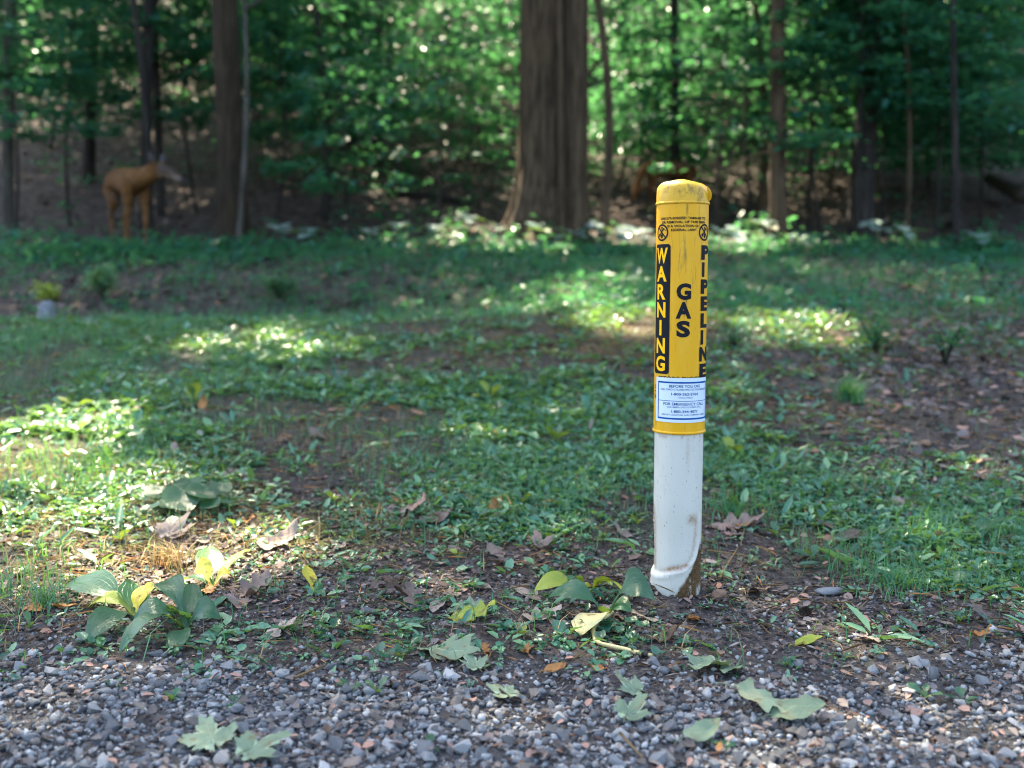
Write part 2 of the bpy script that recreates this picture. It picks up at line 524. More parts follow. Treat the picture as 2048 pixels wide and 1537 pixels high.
ground = np_mesh('ground', np.stack([xr, yr, Zg.ravel()], -1), quads=q, mat=M['ground'], smooth=True, attrs={
    'gravel': ('POINT', grv), 'litter': ('POINT', np.clip(sstep(9.6, 11, yr) + .45 * sstep(1.9, 2.6, yr) + .5 * pathy(xr, yr), 0, 1)), 'moss': ('POINT', mossy(xr, yr)), 'green': ('POINT', grn)})
tag(ground, kind='structure')

# ------------------------------------------------------------------ gravel
def hull_stone(seed, npt=13, flat=.62, name='stone'):
    r = random.Random(seed)
    bm = bmesh.new()
    for _ in range(npt):
        v = Vector((r.gauss(0, 1), r.gauss(0, 1), r.gauss(0, 1))).normalized() * r.uniform(.8, 1.1)
        bm.verts.new((v.x * r.uniform(.9, 1.2), v.y * .85, v.z * flat))
    res = bmesh.ops.convex_hull(bm, input=bm.verts)
    bmesh.ops.delete(bm, geom=[e for e in bm.verts if not e.link_faces], context='VERTS')
    bmesh.ops.triangulate(bm, faces=bm.faces)
    me = bpy.data.meshes.new(name)
    bm.to_mesh(me); bm.free()
    return me
STONES = [hull_stone(100 + i, 11 + i % 7, .45 + .07 * (i % 5)) for i in range(14)]
STONE_NP = []
for me in STONES:
    v = np.empty(len(me.vertices) * 3, np.float32); me.vertices.foreach_get('co', v)
    t = np.array([p.vertices[:] for p in me.polygons])
    STONE_NP.append((v.reshape(-1, 3), t))
    me.materials.append(M['gravel'])

def rotmats(n, tilt):
    az = rng.random(n) * 2 * PI
    tx, ty = rng.normal(0, tilt, n), rng.normal(0, tilt, n)
    c, s_ = np.cos(az), np.sin(az)
    Rz = np.zeros((n, 3, 3)); Rz[:, 0, 0] = c; Rz[:, 0, 1] = -s_; Rz[:, 1, 0] = s_; Rz[:, 1, 1] = c; Rz[:, 2, 2] = 1
    Rx = np.zeros((n, 3, 3)); Rx[:, 0, 0] = 1; Rx[:, 1, 1] = np.cos(tx); Rx[:, 1, 2] = -np.sin(tx); Rx[:, 2, 1] = np.sin(tx); Rx[:, 2, 2] = np.cos(tx)
    Ry = np.zeros((n, 3, 3)); Ry[:, 1, 1] = 1; Ry[:, 0, 0] = np.cos(ty); Ry[:, 0, 2] = np.sin(ty); Ry[:, 2, 0] = -np.sin(ty); Ry[:, 2, 2] = np.cos(ty)
    return Rz @ Rx @ Ry
def stones_stuff(name, P, R, mat, parent=None, tilt=.5):
    V, T, tint, off = [], [], [], 0
    rm = rotmats(len(P), tilt)
    pick = rng.integers(0, len(STONE_NP), len(P))
    tn = rng.random(len(P))
    for k, (v, t) in enumerate(STONE_NP):
        s = np.where(pick == k)[0]
        if not len(s):
            continue
        w = np.einsum('nij,vj->nvi', rm[s], v) * R[s][:, None, None] + P[s][:, None, :]
        V.append(w.reshape(-1, 3))
        T.append((t[None] + (np.arange(len(s)) * len(v))[:, None, None] + off).reshape(-1, 3))
        tint.append(np.repeat(tn[s], len(t)))
        off += len(s) * len(v)
    o = np_mesh(name, np.concatenate(V), tris=np.concatenate(T), mat=mat, attrs={'tint': ('FACE', np.concatenate(tint))}, parent=parent)
    return tag(o, kind='stuff')

n = 64000
x = rng.uniform(-1.35, 1.6, n); y = rng.uniform(.95, 2.15, n)
r = np.clip(np.exp(rng.normal(math.log(.0047), .52, n)), .0016, .0165)
g = gravelly(x, y)
cl = fbm(x, y, 4, 2, 33)
keep = rng.random(n) < g * (.45 + .9 * cl) * np.where(r > .010, .7, 1) + (.05 + .10 * bare(x, y)) * (r < .008)
x, y, r = x[keep], y[keep], r[keep]
z = H(x, y) + r * rng.uniform(.05, .5, len(r))
GP = np.stack([x, y, z], -1)
vis = (np.abs(x) < .54 * y + .02) & (y > 1.22)
score = np.where(vis, r / y, 0)
big = np.argsort(-score)[:290]
rest = np.setdiff1d(np.arange(len(r)), big)
for i in big:
    o = bpy.data.objects.new('stone', STONES[int(rng.integers(14))])
    COL.objects.link(o)
    o.parent = ground
    o.location = (GP[i, 0], GP[i, 1], GP[i, 2])
    o.rotation_euler = (rng.normal(0, .4), rng.normal(0, .4), rng.random() * 6.3)
    o.scale = (r[i] * rng.uniform(.9, 1.3), r[i], r[i] * rng.uniform(.75, 1.1))
stones_stuff('gravel', GP[rest], r[rest], M['gravel'], ground)
# stony path bits at the right, further back
n = 6500
y = rng.uniform(2.3, 8, n); x = 2.25 + .17 * (y - 4) + rng.normal(0, .5, n)
r = np.clip(np.exp(rng.normal(math.log(.008), .4, n)), .004, .025)
k = (np.abs(x) < .62 * y + .4) & (fbm(x, y, 2, 2, 8) > .38)
x, y, r = x[k], y[k], r[k]
stones_stuff('path_gravel', np.stack([x, y, H(x, y) + r * .2], -1), r, M['clod'], ground)
# soil crumbs on bare earth
n = 60000
x = rng.uniform(-1.4, 1.7, n); y = rng.uniform(1.35, 3.4, n)
k = rng.random(n) < .12 + .75 * bare(x, y) * (fbm(x, y, 6, 2, 77) + .2)
x, y = x[k], y[k]
r = np.clip(np.exp(rng.normal(math.log(.0030), .45, len(x))), .0012, .011)
stones_stuff('soil_crumbs', np.stack([x, y, H(x, y) + r * .3], -1), r, M['clod'], ground)
# reddish needles, bud scales and bark bits
n = 17000
y = rng.uniform(1.1, 4.6, n); x = rng.uniform(-.62, .64, n) * y + rng.normal(0, .1, n)
L = rng.uniform(.006, .026, n)
az = rng.random(n) * 6.3
A = np.stack([np.cos(az), np.sin(az), rng.normal(0, .15, n)], -1)
N = np.stack([rng.normal(0, .4, n), rng.normal(0, .4, n), np.ones(n)], -1)
tag(leaf_mesh('debris', np.stack([x, y, H(x, y) + rng.uniform(.002, .008, n)], -1), A, N, L, L * rng.uniform(.06, .26, n), M['debris'], rng.random(n), ground), kind='stuff')

# ------------------------------------------------------------------ low plants nobody could count
def rosettes(n, yr, dens, lmin, lmax, wr, hmax, per, up, seed):
    y = np.sqrt(rng.uniform(yr[0] ** 2, yr[1] ** 2, n)); x = rng.uniform(-.66, .66, n) * (y + .6)
    k = rng.random(n) < dens(x, y)
    x, y = x[k], y[k]
    m = len(x)
    c = np.repeat(np.stack([x, y, H(x, y)], -1), per, 0)
    az = np.repeat(rng.random(m) * 6.3, per) + np.tile(np.arange(per) * 2.4, m) + rng.normal(0, .4, m * per)
    hh = np.repeat(rng.uniform(.15, 1, m), per) * hmax * rng.uniform(.3, 1, m * per)
    off = rng.uniform(.0, .6, m * per) * lmax
    P = c + np.stack([np.cos(az) * off, np.sin(az) * off, hh], -1)
    el = rng.normal(up, .35, m * per)
    A = np.stack([np.cos(az) * np.cos(el), np.sin(az) * np.cos(el), np.sin(el)], -1)
    N = np.stack([-np.cos(az) * np.sin(el) + rng.normal(0, .25, m * per), -np.sin(az) * np.sin(el) + rng.normal(0, .25, m * per), np.cos(el)], -1)
    L = rng.uniform(lmin, lmax, m * per) * np.repeat(rng.uniform(.6, 1.15, m), per)
    tint = np.clip(np.repeat(rng.random(m), per) * .7 + rng.random(m * per) * .3, 0, 1)
    return P, A, N, L, L * wr * rng.uniform(.8, 1.15, m * per), tint
def cat(*a):
    return [np.concatenate(z) for z in zip(*a)]

def herb_d(x, y):
    return np.clip((.16 + .9 * herby(x, y) + .35 * grassy(x, y)) * (1 - .85 * bare(x, y)) * (1 - gravelly(x, y) * .97) * (1 - .8 * pathy(x, y)) * (.05 + 1.5 * sstep(.42, .62, fbm(x, y, 1.9, 3, 40))) * (.25 + 1.3 * fbm(x, y, 7, 2, 44) ** 1.3), 0, 1)
A1 = rosettes(12000, (1.6, 3.6), herb_d, .011, .032, .72, .020, 6, .18, 1)
A2 = rosettes(5000, (1.7, 4.5), herb_d, .018, .048, .42, .03, 5, .45, 2)
A3 = rosettes(9500, (3.4, 6.8), herb_d, .022, .062, .62, .035, 6, .25, 3)
A4 = rosettes(2600, (1.55, 2.6), lambda x, y: np.clip(.5 * (1 - gravelly(x, y) * .75) * (fbm(x, y, 5, 2, 60)), 0, 1), .008, .018, .5, .012, 4, .5, 4)
A8 = rosettes(1500, (1.75, 6.5), lambda x, y: np.clip(.35 * (1 - gravelly(x, y)) * (1 - .6 * bare(x, y)) * (1 - .7 * pathy(x, y)), 0, 1), .035, .085, .30, .012, 6, .38, 8)
A9 = rosettes(9000, (1.65, 3.2), lambda x, y: herb_d(x, y) * .8 + .06 * (1 - gravelly(x, y)), .006, .013, .85, .022, 9, .1, 9)
P, A, N, L, W, T = cat(A1, A2, A3, A4, A8, A9)
T = np.clip((T - .5) * 1.5 + .5, 0, 1)  # tints pushed apart, glints and dark gaps put into the leaf colour
T = np.where(rng.random(len(T)) < .06, 1.0, T)
tag(leaf_mesh('ground_cover', P, A, N, L, W, M['herb'], T, ground, .1, .2), kind='stuff')
# lower growth between the lawn and the wood
def far_d(x, y):
    return np.clip((.25 + .75 * sstep(.4, .6, fbm(x, y, .9, 3, 50))) * (1 - .8 * pathy(x, y)) * (1 - .95 * sstep(10.2, 11.6, y)) * (1 - .75 * sstep(7, 7.6, y) * (1 - sstep(8.8, 9.6, y)) * sstep(.8, -.6, x)), 0, 1)
A5 = rosettes(10000, (6.4, 12.5), far_d, .035, .10, .55, .07, 5, .3, 5)
def edge_d(x, y):
    return np.clip(np.exp(-((y - 10.3) / .55) ** 2) * (.4 + fbm(x, y, 1.2, 2, 54)) * .8, 0, 1)
A6 = rosettes(3000, (9, 12), edge_d, .06, .13, .55, .22, 6, .15, 6)
A7 = rosettes(2600, (11, 26), lambda x, y: np.clip(.8 * sstep(.5, .65, fbm(x, y, .5, 3, 56)), 0, 1), .07, .14, .55, .35, 6, .1, 7)
P, A, N, L, W, T = cat(A5, A6, A7)
tag(leaf_mesh('undergrowth', P, A, N, L, W, M['leaf'], T, ground, .1, .2), kind='stuff')

def grass(name, n, yr, dens, hmin, hmax, w, mat, kind='stuff', lean=.5, parent=None):
    y = np.sqrt(rng.uniform(yr[0] ** 2, yr[1] ** 2, n)); x = rng.uniform(-.66, .66, n) * (y + .6)
    k = rng.random(n) < dens(x, y)
    x, y = x[k], y[k]; n = len(x)
    h = rng.uniform(hmin, hmax, n) * (.5 + fbm(x, y, 3, 2, 71))
    az = rng.random(n) * 6.3
    ln = rng.uniform(.1, lean * 1.8, n)
    b = np.stack([x, y, H(x, y) - .003], -1)
    d = np.stack([np.cos(az), np.sin(az), np.zeros(n)], -1); s = np.stack([-np.sin(az), np.cos(az), np.zeros(n)], -1)
    w = w * rng.uniform(.6, 1.3, n)[:, None]
    up = np.array([0, 0, 1.0])
    hh = h[:, None]; ln = ln[:, None]
    m = b + up * hh * .55 + d * hh * ln * .30
    tip = b + up * hh * (1 - .28 * ln) + d * hh * ln
    V = np.stack([b - s * w, b + s * w, m + s * w * .8, m - s * w * .8, tip], 1)
    o = np.arange(n)[:, None] * 5
    q = o + np.array([[0, 1, 2, 3]]); t = o + np.array([[3, 2, 4]])
    tn = np.clip(rng.normal(.45, .25, n), 0, 1)
    ob = np_mesh(name, V, quads=q, tris=t, mat=mat, attrs={'tint': ('FACE', np.concatenate([tn, tn]))}, parent=parent)
    return tag(ob, kind=kind)
def grass_d(x, y):
    return np.clip((.06 + 1.0 * grassy(x, y)) * (1 - .8 * bare(x, y)) * (1 - gravelly(x, y)) * (.3 + 1.3 * sstep(.4, .6, fbm(x, y, 3.1, 2, 80))), 0, 1)
grass('grass', 130000, (1.6, 6.6), grass_d, .03, .08, .0011, M['grass'], parent=ground)
grass('far_grass', 42000, (6.0, 10.8), lambda x, y: np.clip(.15 + .5 * grassy(x, y) + .5 * sstep(.45, .6, fbm(x, y, .8, 2, 81)) * (1 - .8 * pathy(x, y)), 0, 1), .05, .13, .0026, M['grass'], parent=ground)
straw = blobs([(80, 960, 230, 110), (260, 1050, 220, 60), (620, 870, 170, 60), (1050, 690, 260, 40), (1250, 650, 200, 40), (1650, 660, 150, 40), (900, 1000, 200, 40, .5)])
grass('dry_grass', 46000, (1.6, 7), lambda x, y: np.clip(.6 * mossy(x, y) + .35 * grassy(x, y) * sstep(.5, .62, fbm(x, y, 1.6, 2, 95)) + .10 + .55 * straw(x, y), 0, 1) * (1 - gravelly(x, y)), .025, .065, .0010, M['drygrass'], lean=1.1, parent=ground)
n = 46000
y = np.sqrt(rng.uniform(1.6 ** 2, 7.5 ** 2, n)); x = rng.uniform(-.64, .64, n) * (y + .4)
k = rng.random(n) < np.clip(.20 + .6 * straw(x, y) + .25 * bare(x, y), 0, 1) * (1 - .8 * gravelly(x, y)) * (.4 + fbm(x, y, 3, 2, 140))
x, y = x[k], y[k]; n = len(x)
az = rng.random(n) * 6.3
A = np.stack([np.cos(az), np.sin(az), rng.normal(.08, .18, n)], -1)
N = np.stack([rng.normal(0, .4, n), rng.normal(0, .4, n), np.ones(n)], -1)
L = rng.uniform(.02, .075, n)
tag(leaf_mesh('dead_grass_thatch', np.stack([x, y, H(x, y) + rng.uniform(.003, .02, n)], -1), A, N, L, rng.uniform(.0012, .0028, n) * np.where(y > 3.5, 1.5, 1), M['thatch'], rng.random(n), ground), kind='stuff')
n = 13000
x = rng.uniform(-1.5, 1.6, n); y = rng.uniform(1.15, 3.0, n)
k = rng.random(n) < np.where(gravelly(x, y) > .5, .5, .35 + .65 * bare(x, y))
x, y = x[k], y[k]; n = len(x)
az = rng.random(n) * 6.3
A = np.stack([np.cos(az), np.sin(az), rng.normal(0, .2, n)], -1)
N = np.stack([rng.normal(0, .35, n), rng.normal(0, .35, n), np.ones(n)], -1)
L = rng.uniform(.006, .024, n)
tag(leaf_mesh('leaf_scraps', np.stack([x, y, H(x, y) + .004 + .007 * gravelly(x, y)], -1), A, N, L, L * rng.uniform(.3, .8, n), M['greylitter'], rng.random(n), ground), kind='stuff')
n = 9500
y = np.sqrt(rng.uniform(2.6 ** 2, 9 ** 2, n)); x = 2.25 + .17 * (y - 4) + rng.normal(0, .7, n)
az = rng.random(n) * 6.3
A = np.stack([np.cos(az), np.sin(az), rng.normal(0, .25, n)], -1)
N = np.stack([rng.normal(0, .4, n), rng.normal(-.1, .4, n), np.ones(n)], -1)
L = rng.uniform(.014, .062, n)
tag(leaf_mesh('path_litter', np.stack([x, y, H(x, y) + rng.uniform(.003, .015, n)], -1), A, N, L, L * rng.uniform(.4, .75, n), M['greylitter'], rng.random(n), ground, -.12, .2), kind='stuff')
# moss cushions
n = 16000
y = rng.uniform(1.7, 5.5, n); x = rng.uniform(-.62, .62, n) * y
k = rng.random(n) < mossy(x, y) * sstep(.45, .6, fbm(x, y, 7, 2, 90))
x, y = x[k], y[k]; n = len(x)
az = rng.random(n) * 6.3
A = np.stack([np.cos(az) * .6, np.sin(az) * .6, np.ones(n) * .8], -1)
tag(leaf_mesh('moss', np.stack([x, y, H(x, y)], -1), A, np.stack([-np.cos(az), -np.sin(az), np.ones(n)], -1), rng.uniform(.006, .012, n), rng.uniform(.003, .006, n), M['yellowleaf'], rng.random(n) * .7, ground), kind='stuff')
# leaf litter on the wood floor and thin on the lawn
n = 42000
y = np.sqrt(rng.uniform(10 ** 2, 34 ** 2, n)); x = rng.uniform(-.68, .68, n) * y
k = rng.random(n) < .35 + .65 * sstep(10.2, 11.2, y)
x, y = x[k], y[k]
n2 = 15000
y2 = np.sqrt(rng.uniform(2.0 ** 2, 10.5 ** 2, n2)); x2 = rng.uniform(-.62, .62, n2) * y2
k = rng.random(n2) < (.55 + .5 * bare(x2, y2) + .7 * pathy(x2, y2)) * (1 - .7 * gravelly(x2, y2))
x, y = np.concatenate([x, x2[k]]), np.concatenate([y, y2[k]]); n = len(x)
az = rng.random(n) * 6.3
A = np.stack([np.cos(az), np.sin(az), rng.normal(0, .25, n)], -1)
N = np.stack([rng.normal(0, .4, n), rng.normal(-.1, .4, n), np.ones(n)], -1)
L = rng.uniform(.05, .11, n) * np.where(y < 3.4, rng.uniform(.15, .5, n), np.where(y < 7, rng.uniform(.3, .8, n), 1))
tag(leaf_mesh('leaf_litter', np.stack([x, y, H(x, y) + rng.uniform(.004, .03, n) * np.where(y < 6, .4, 1)], -1), A, N, L, L * rng.uniform(.4, .75, n), M['litter'], np.clip(rng.normal(.45, .3, n), 0, 1), ground, -.12, .2), kind='stuff')

# ------------------------------------------------------------------ trees
def trunk_mesh(path, rads, seg, flare=0, ridges=0, seed=0):
    r = random.Random(seed)
    ph = [r.uniform(0, 6.3) for _ in range(6)]
    L = len(path)
    def wob(th, i):
        t = i / (L - 1)
        w = 1 + .06 * math.sin(3 * th + ph[0] + t * 3) + .03 * math.sin(7 * th + ph[1] - t * 5)
        if ridges:
            w += ridges * math.sin(19 * th + 2 * math.sin(t * 9 + ph[2])) * .5
        if flare:
            f = math.exp(-t * 11)
            w += f * flare * (.45 + .55 * math.sin(5 * th + ph[3]) ** 2) + .12 * math.exp(-t * 9)
        return w
    return tube(path, rads, seg, wob=wob)

TREES = {}
def make_tree(u0, v0, utop, wpx, label, bark='bark_big', height=13, crown=None, name='tree', flare=.5, seg=20, ridges=0.0, curve=0, Yd=None, group=None, limbs=7, leaves=5200, lsize=.13, base_world=None):
    """base seen at (u0, v0), trunk passing the top of the frame at utop"""
    b = gpos(u0, v0) if base_world is None else np.array([*base_world, float(H(*base_world))])
    if Yd:
        p = at_dist(u0, v0, Yd); b = np.array([p[0], Yd, float(H(p[0], Yd))])
    rad = wpx * b[1] / F / 2
    ztop = at_dist(utop, 0, b[1])
    lean = (ztop[0] - b[0]) / max(ztop[2] - b[2], .5)
    t = thing(name, b, label, 'tree', group)
    zs = np.concatenate([np.linspace(-.15, 1.2, 12), np.linspace(1.5, height, 16)])
    path = [(lean * z + curve * math.sin(z * 1.1) * .12, 0, z) for z in zs]
    rads = [rad * (1 - .75 * max(z, 0) / height) for z in zs]
    v, f = trunk_mesh(path, rads, seg, flare, ridges, int(u0))
    new_mesh('trunk', v, f, M[bark], True, t)
    if crown:
        cz, cr, ch = crown[:3]
        rr = random.Random(int(u0 * 7 + v0))
        parts, cl = [], []
        top = path[-1]
        for k in range(limbs):
            z0 = rr.uniform(.40, .95) * height
            a = k * 2.4 + rr.uniform(-.4, .4)
            ln = cr * rr.uniform(.55, .95)
            x0 = lean * z0
            pts = [(x0 + math.cos(a) * ln * s, math.sin(a) * ln * s, z0 + ln * (.45 * s - .1 * s * s)) for s in (0, .25, .5, .75, 1)]
            r0 = rad * (1 - .75 * z0 / height) * .5 + .01
            parts.append(tube(pts, [r0 * q_ for q_ in (1, .8, .6, .4, .15)], 7))
        v, f = merge(parts)
        tag(new_mesh('limbs', v, f, M[bark], True, t), kind='stuff')
        # leaf clumps through the crown volume
        nc = 130
        d = unit(rng.normal(0, 1, (nc, 3))) * (rng.random(nc) ** .42)[:, None]
        cc = np.array([lean * cz, crown[3] if len(crown) > 3 else 0, cz]) + d * np.array([cr, cr, ch])
        per = leaves // nc
        P = np.repeat(cc, per, 0) + rng.normal(0, 1, (nc * per, 3)) * np.array([.62, .62, .3])
        W_ = P + b
        k = thin(W_) & (W_[:, 2] - H(W_[:, 0], W_[:, 1]) > 2.2)
        # keep the crowns above the camera's view where only trunks show
        P = P[k]; m = len(P)
        az = rng.random(m) * 6.3
        A = np.stack([np.cos(az), np.sin(az), rng.normal(-.15, .3, m)], -1)
        N = np.stack([rng.normal(0, .45, m), rng.normal(0, .45, m), np.ones(m)], -1)
        L = rng.uniform(.7, 1.25, m) * lsize
        leaf_mesh('crown', P, A, N, L, L * rng.uniform(.5, .75, m), M['canopy'], np.clip(rng.normal(.45, .25, m), 0, 1), t)
    TREES[label] = (t, b)
    return t

def make_sapling(base, height, spread, nb, label, lean=(0, 0), trunk_r=.015, lsize=.085, zmin=.25, bark='bark_dark', dens=1.0, group=None, name='sapling', tint=.45, droop=.05, mat='leaf'):
    b = np.array([base[0], base[1], float(H(base[0], base[1]))])
    t = thing(name, b, label, 'sapling', group)
    rr = random.Random(int(abs(base[0]) * 991 + base[1] * 577))
    zs = np.linspace(-.05, height, 12)
    cx, cy_ = rr.uniform(-.08, .08), rr.uniform(-.08, .08)
    path = [(lean[0] * z + cx * math.sin(z * 1.7), lean[1] * z + cy_ * math.sin(z * 1.3), z) for z in zs]
    parts = [tube(path, [trunk_r * (1 - .8 * max(z, 0) / height) for z in zs], 8)]
    Ps, As, Ns, Ls = [], [], [], []
    for k in range(nb):
        f = zmin + (1 - zmin) * (k + rr.random()) / nb
        z0 = f * height
        a = k * 2.4 + rr.uniform(-.5, .5)
        ln = spread * rr.uniform(.55, 1.1) * (1.05 - .55 * f)
        o = np.array([lean[0] * z0 + cx * math.sin(z0 * 1.7), lean[1] * z0 + cy_ * math.sin(z0 * 1.3), z0])
        dr = np.array([math.cos(a), math.sin(a), 0])
        rise = rr.uniform(-.02, .3)
        def bp(s):
            s = np.asarray(s)[..., None]
            return o + dr * ln * s + np.array([0, 0, 1]) * ln * (rise * s - (rise + droop) * s * s * .6)
        parts.append(tube(bp([0, .35, .7, 1]), [trunk_r * .4, trunk_r * .3, trunk_r * .2, .002], 5))
        m = int(46 * dens * ln / max(lsize * 7, .1))
        s = rng.random(m) ** .75
        sd = np.array([-dr[1], dr[0], 0])
        lat = rng.normal(0, .22, m) * ln * (1.1 - .5 * s)
        P = bp(s) + sd * lat[:, None] + np.array([0, 0, 1]) * (rng.normal(0, .03, m) - .12 * np.abs(lat))[:, None]
        Ps.append(P)
        As.append(dr * .7 + sd * (np.sign(lat) * rng.uniform(.2, 1, m))[:, None] + rng.normal(0, .25, (m, 3)))
        Ns.append(np.array([0, 0, 1]) + rng.normal(0, .33, (m, 3)))
        Ls.append(rng.uniform(.7, 1.25, m) * lsize)
    v, f = merge(parts)
    new_mesh('trunk', v, f, M[bark], True, t)
    P, A, N, L = map(np.concatenate, (Ps, As, Ns, Ls))
    k = thin(P + b)
    P, A, N, L = P[k], A[k], N[k], L[k]
    m = len(P)
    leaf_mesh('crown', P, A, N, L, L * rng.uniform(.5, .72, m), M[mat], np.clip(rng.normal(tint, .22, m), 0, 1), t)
    return t

# the trunks one sees
make_tree(1084, 480, 1086, 96, 'massive ridged brown trunk with flared roots, tallest in the middle', 'bark_big', 15, (10.5, 5.0, 3.2, -2.0), 'old_tree', 2.0, 56, .06, leaves=11000)
make_tree(1151, 485, 1154, 52, 'reddish brown trunk pressed against the right side of the massive trunk', 'bark_red', 13, (10, 3.2, 2.4), 'tree', .35, 26, .02)
make_tree(1124, 489, 1120, 13, 'slim brownish stem running up between the massive trunk and its reddish neighbour', 'bark_red', 9, None, 'tree', .2, 10)
make_tree(1203, 486, 1192, 19, 'thin crooked brown tree just right of the massive trunk', 'bark_red', 9, (8, 1.8, 1.3), 'tree', .3, 12, 0, 1.0, leaves=1400, limbs=4)
make_tree(467, 482, 447, 56, 'dark upright trunk with a lit left edge, right of the standing deer', 'bark_mid', 14, (10, 4.8, 3.2, -2.6), 'tree', .6, 28, .03, leaves=9000)
make_tree(476, 488, 486, 11, 'slender pale grey sapling stem in front of the dark trunk right of the deer', 'bark_grey', 6, (5.2, 1.1, .7), 'tree', .1, 10, 0, .5, leaves=260, limbs=4, lsize=.1)
make_tree(1557, 488, 1557, 33, 'straight mid brown trunk right of the yellow marker', 'bark_red', 13, (9.5, 4.2, 2.9, -2.0), 'tree', .3, 22, .02, leaves=6500)
make_tree(1718, 482, 1745, 46, 'dark blackish trunk half hidden by foliage at the right', 'bark_dark', 13, (10, 4.2, 3), 'tree', .35, 22, .02)
make_tree(12, 470, 20, 24, 'grey trunk at the far left edge', 'bark_grey', 11, (8.5, 3.6, 2.4, -1.6), 'tree', .3, 16, leaves=6000)
make_tree(302, 478, 266, 15, 'dark leaning trunk directly behind the standing deer', 'bark_dark', 10, (8.4, 2.6, 1.8), 'tree', .2, 14, 0, .4, leaves=2600)
make_tree(322, 430, 308, 17, 'brown trunk on the slope behind the deer', 'bark_dark', 12, (9.5, 3.4, 2.5), 'tree', .3, 14, Yd=13.5)
make_tree(1350, 400, 1348, 20, 'dark thin trunk rising behind the top of the marker', 'bark_dark', 11, (9, 3, 2.2), 'tree', .2, 12, Yd=14.5)
make_tree(1914, 505, 1905, 14, 'thin black stem near the right edge', 'bark_dark', 8, (6.8, 1.8, 1.2), 'tree', .2, 10, leaves=1500)
make_tree(1520, 455, 1508, 16, 'thin curved stem left of the straight mid brown trunk', 'bark_red', 8, (6.8, 1.8, 1.2), 'tree', .2, 10, 0, .8, leaves=1500)
make_tree(1812, 495, 1800, 9, 'thin reddish stem between the blackish trunk and the right edge', 'bark_red', 6, (5, 1.4, .9), 'tree', .1, 8, 0, .6, leaves=700, limbs=4)
make_tree(705, 330, 690, 22, 'dark trunk high on the slope, upper left middle', 'bark_dark', 12, (9, 3.6, 2.6), 'tree', .2, 12, Yd=18)
make_tree(745, 300, 740, 18, 'second thin trunk high on the slope beside the first', 'bark_dark', 12, (9, 3.2, 2.4), 'tree', .2, 12, Yd=20)
make_tree(650, 400, 628, 14, 'thin forked looking stem left of the sunlit undergrowth', 'bark_dark', 7, (6, 1.6, 1.1), 'tree', .2, 10, 0, .6, Yd=13.2, leaves=900, limbs=4)
# further shade trees up the hill and just out of the frame, whose crowns darken the lawn
k = 0
HILL = [(-9.5, 11.5, 5.0), (-7.4, 9.2, 3.6), (-12, 16, 5), (-6.5, 15.5, 4.6), (-2.2, 16.5, 4.4), (-9, 21, 5), (-4, 23, 5), (1.2, 21.5, 4.0), (5.2, 17.5, 4.6), (8.5, 13, 4.8), (7, 22, 5), (11.5, 18, 5), (3, 27, 5), (-13, 26, 5.5), (12.5, 26, 5.5), (-2, 31, 5.5), (7.5, 9.6, 3.6), (9, 31, 5.5), (-19, 25, 5.5), (-11.5, 20.5, 4.5), (-8, 30, 5.5), (-4.6, 12.6, 3.8), (-15, 20, 5), (15, 22, 5)]
nth = ['first', 'second', 'third', 'fourth', 'fifth', 'sixth', 'seventh', 'eighth', 'ninth', 'tenth', 'eleventh', 'twelfth', 'thirteenth', 'fourteenth', 'fifteenth', 'sixteenth', 'seventeenth', 'eighteenth', 'nineteenth', 'twentieth', 'twenty-first', 'twenty-second', 'twenty-third', 'twenty-fourth']
for k, (hx, hy, cr) in enumerate(sorted(HILL, key=lambda h: h[0] / h[1])):
    make_tree(1024 + hx / hy * F, 300, 1024 + hx / hy * F, 22 if hy < 16 else 17, 'hillside shade tree with dark trunk, %s from the left among those behind' % nth[k], 'bark_dark', 14, (10.2, cr, 3.2), 'tree', .3, 12, base_world=(hx, hy), group='shade trees up the hillside', leaves=3600 if (hy > 20 and abs(hx) < 9) else (3800 if hy > 15 and -5 < hx < 6 else 7000), lsize=.15, limbs=6)

# understory saplings with layered sprays
rr = random.Random(5)
SAP = []
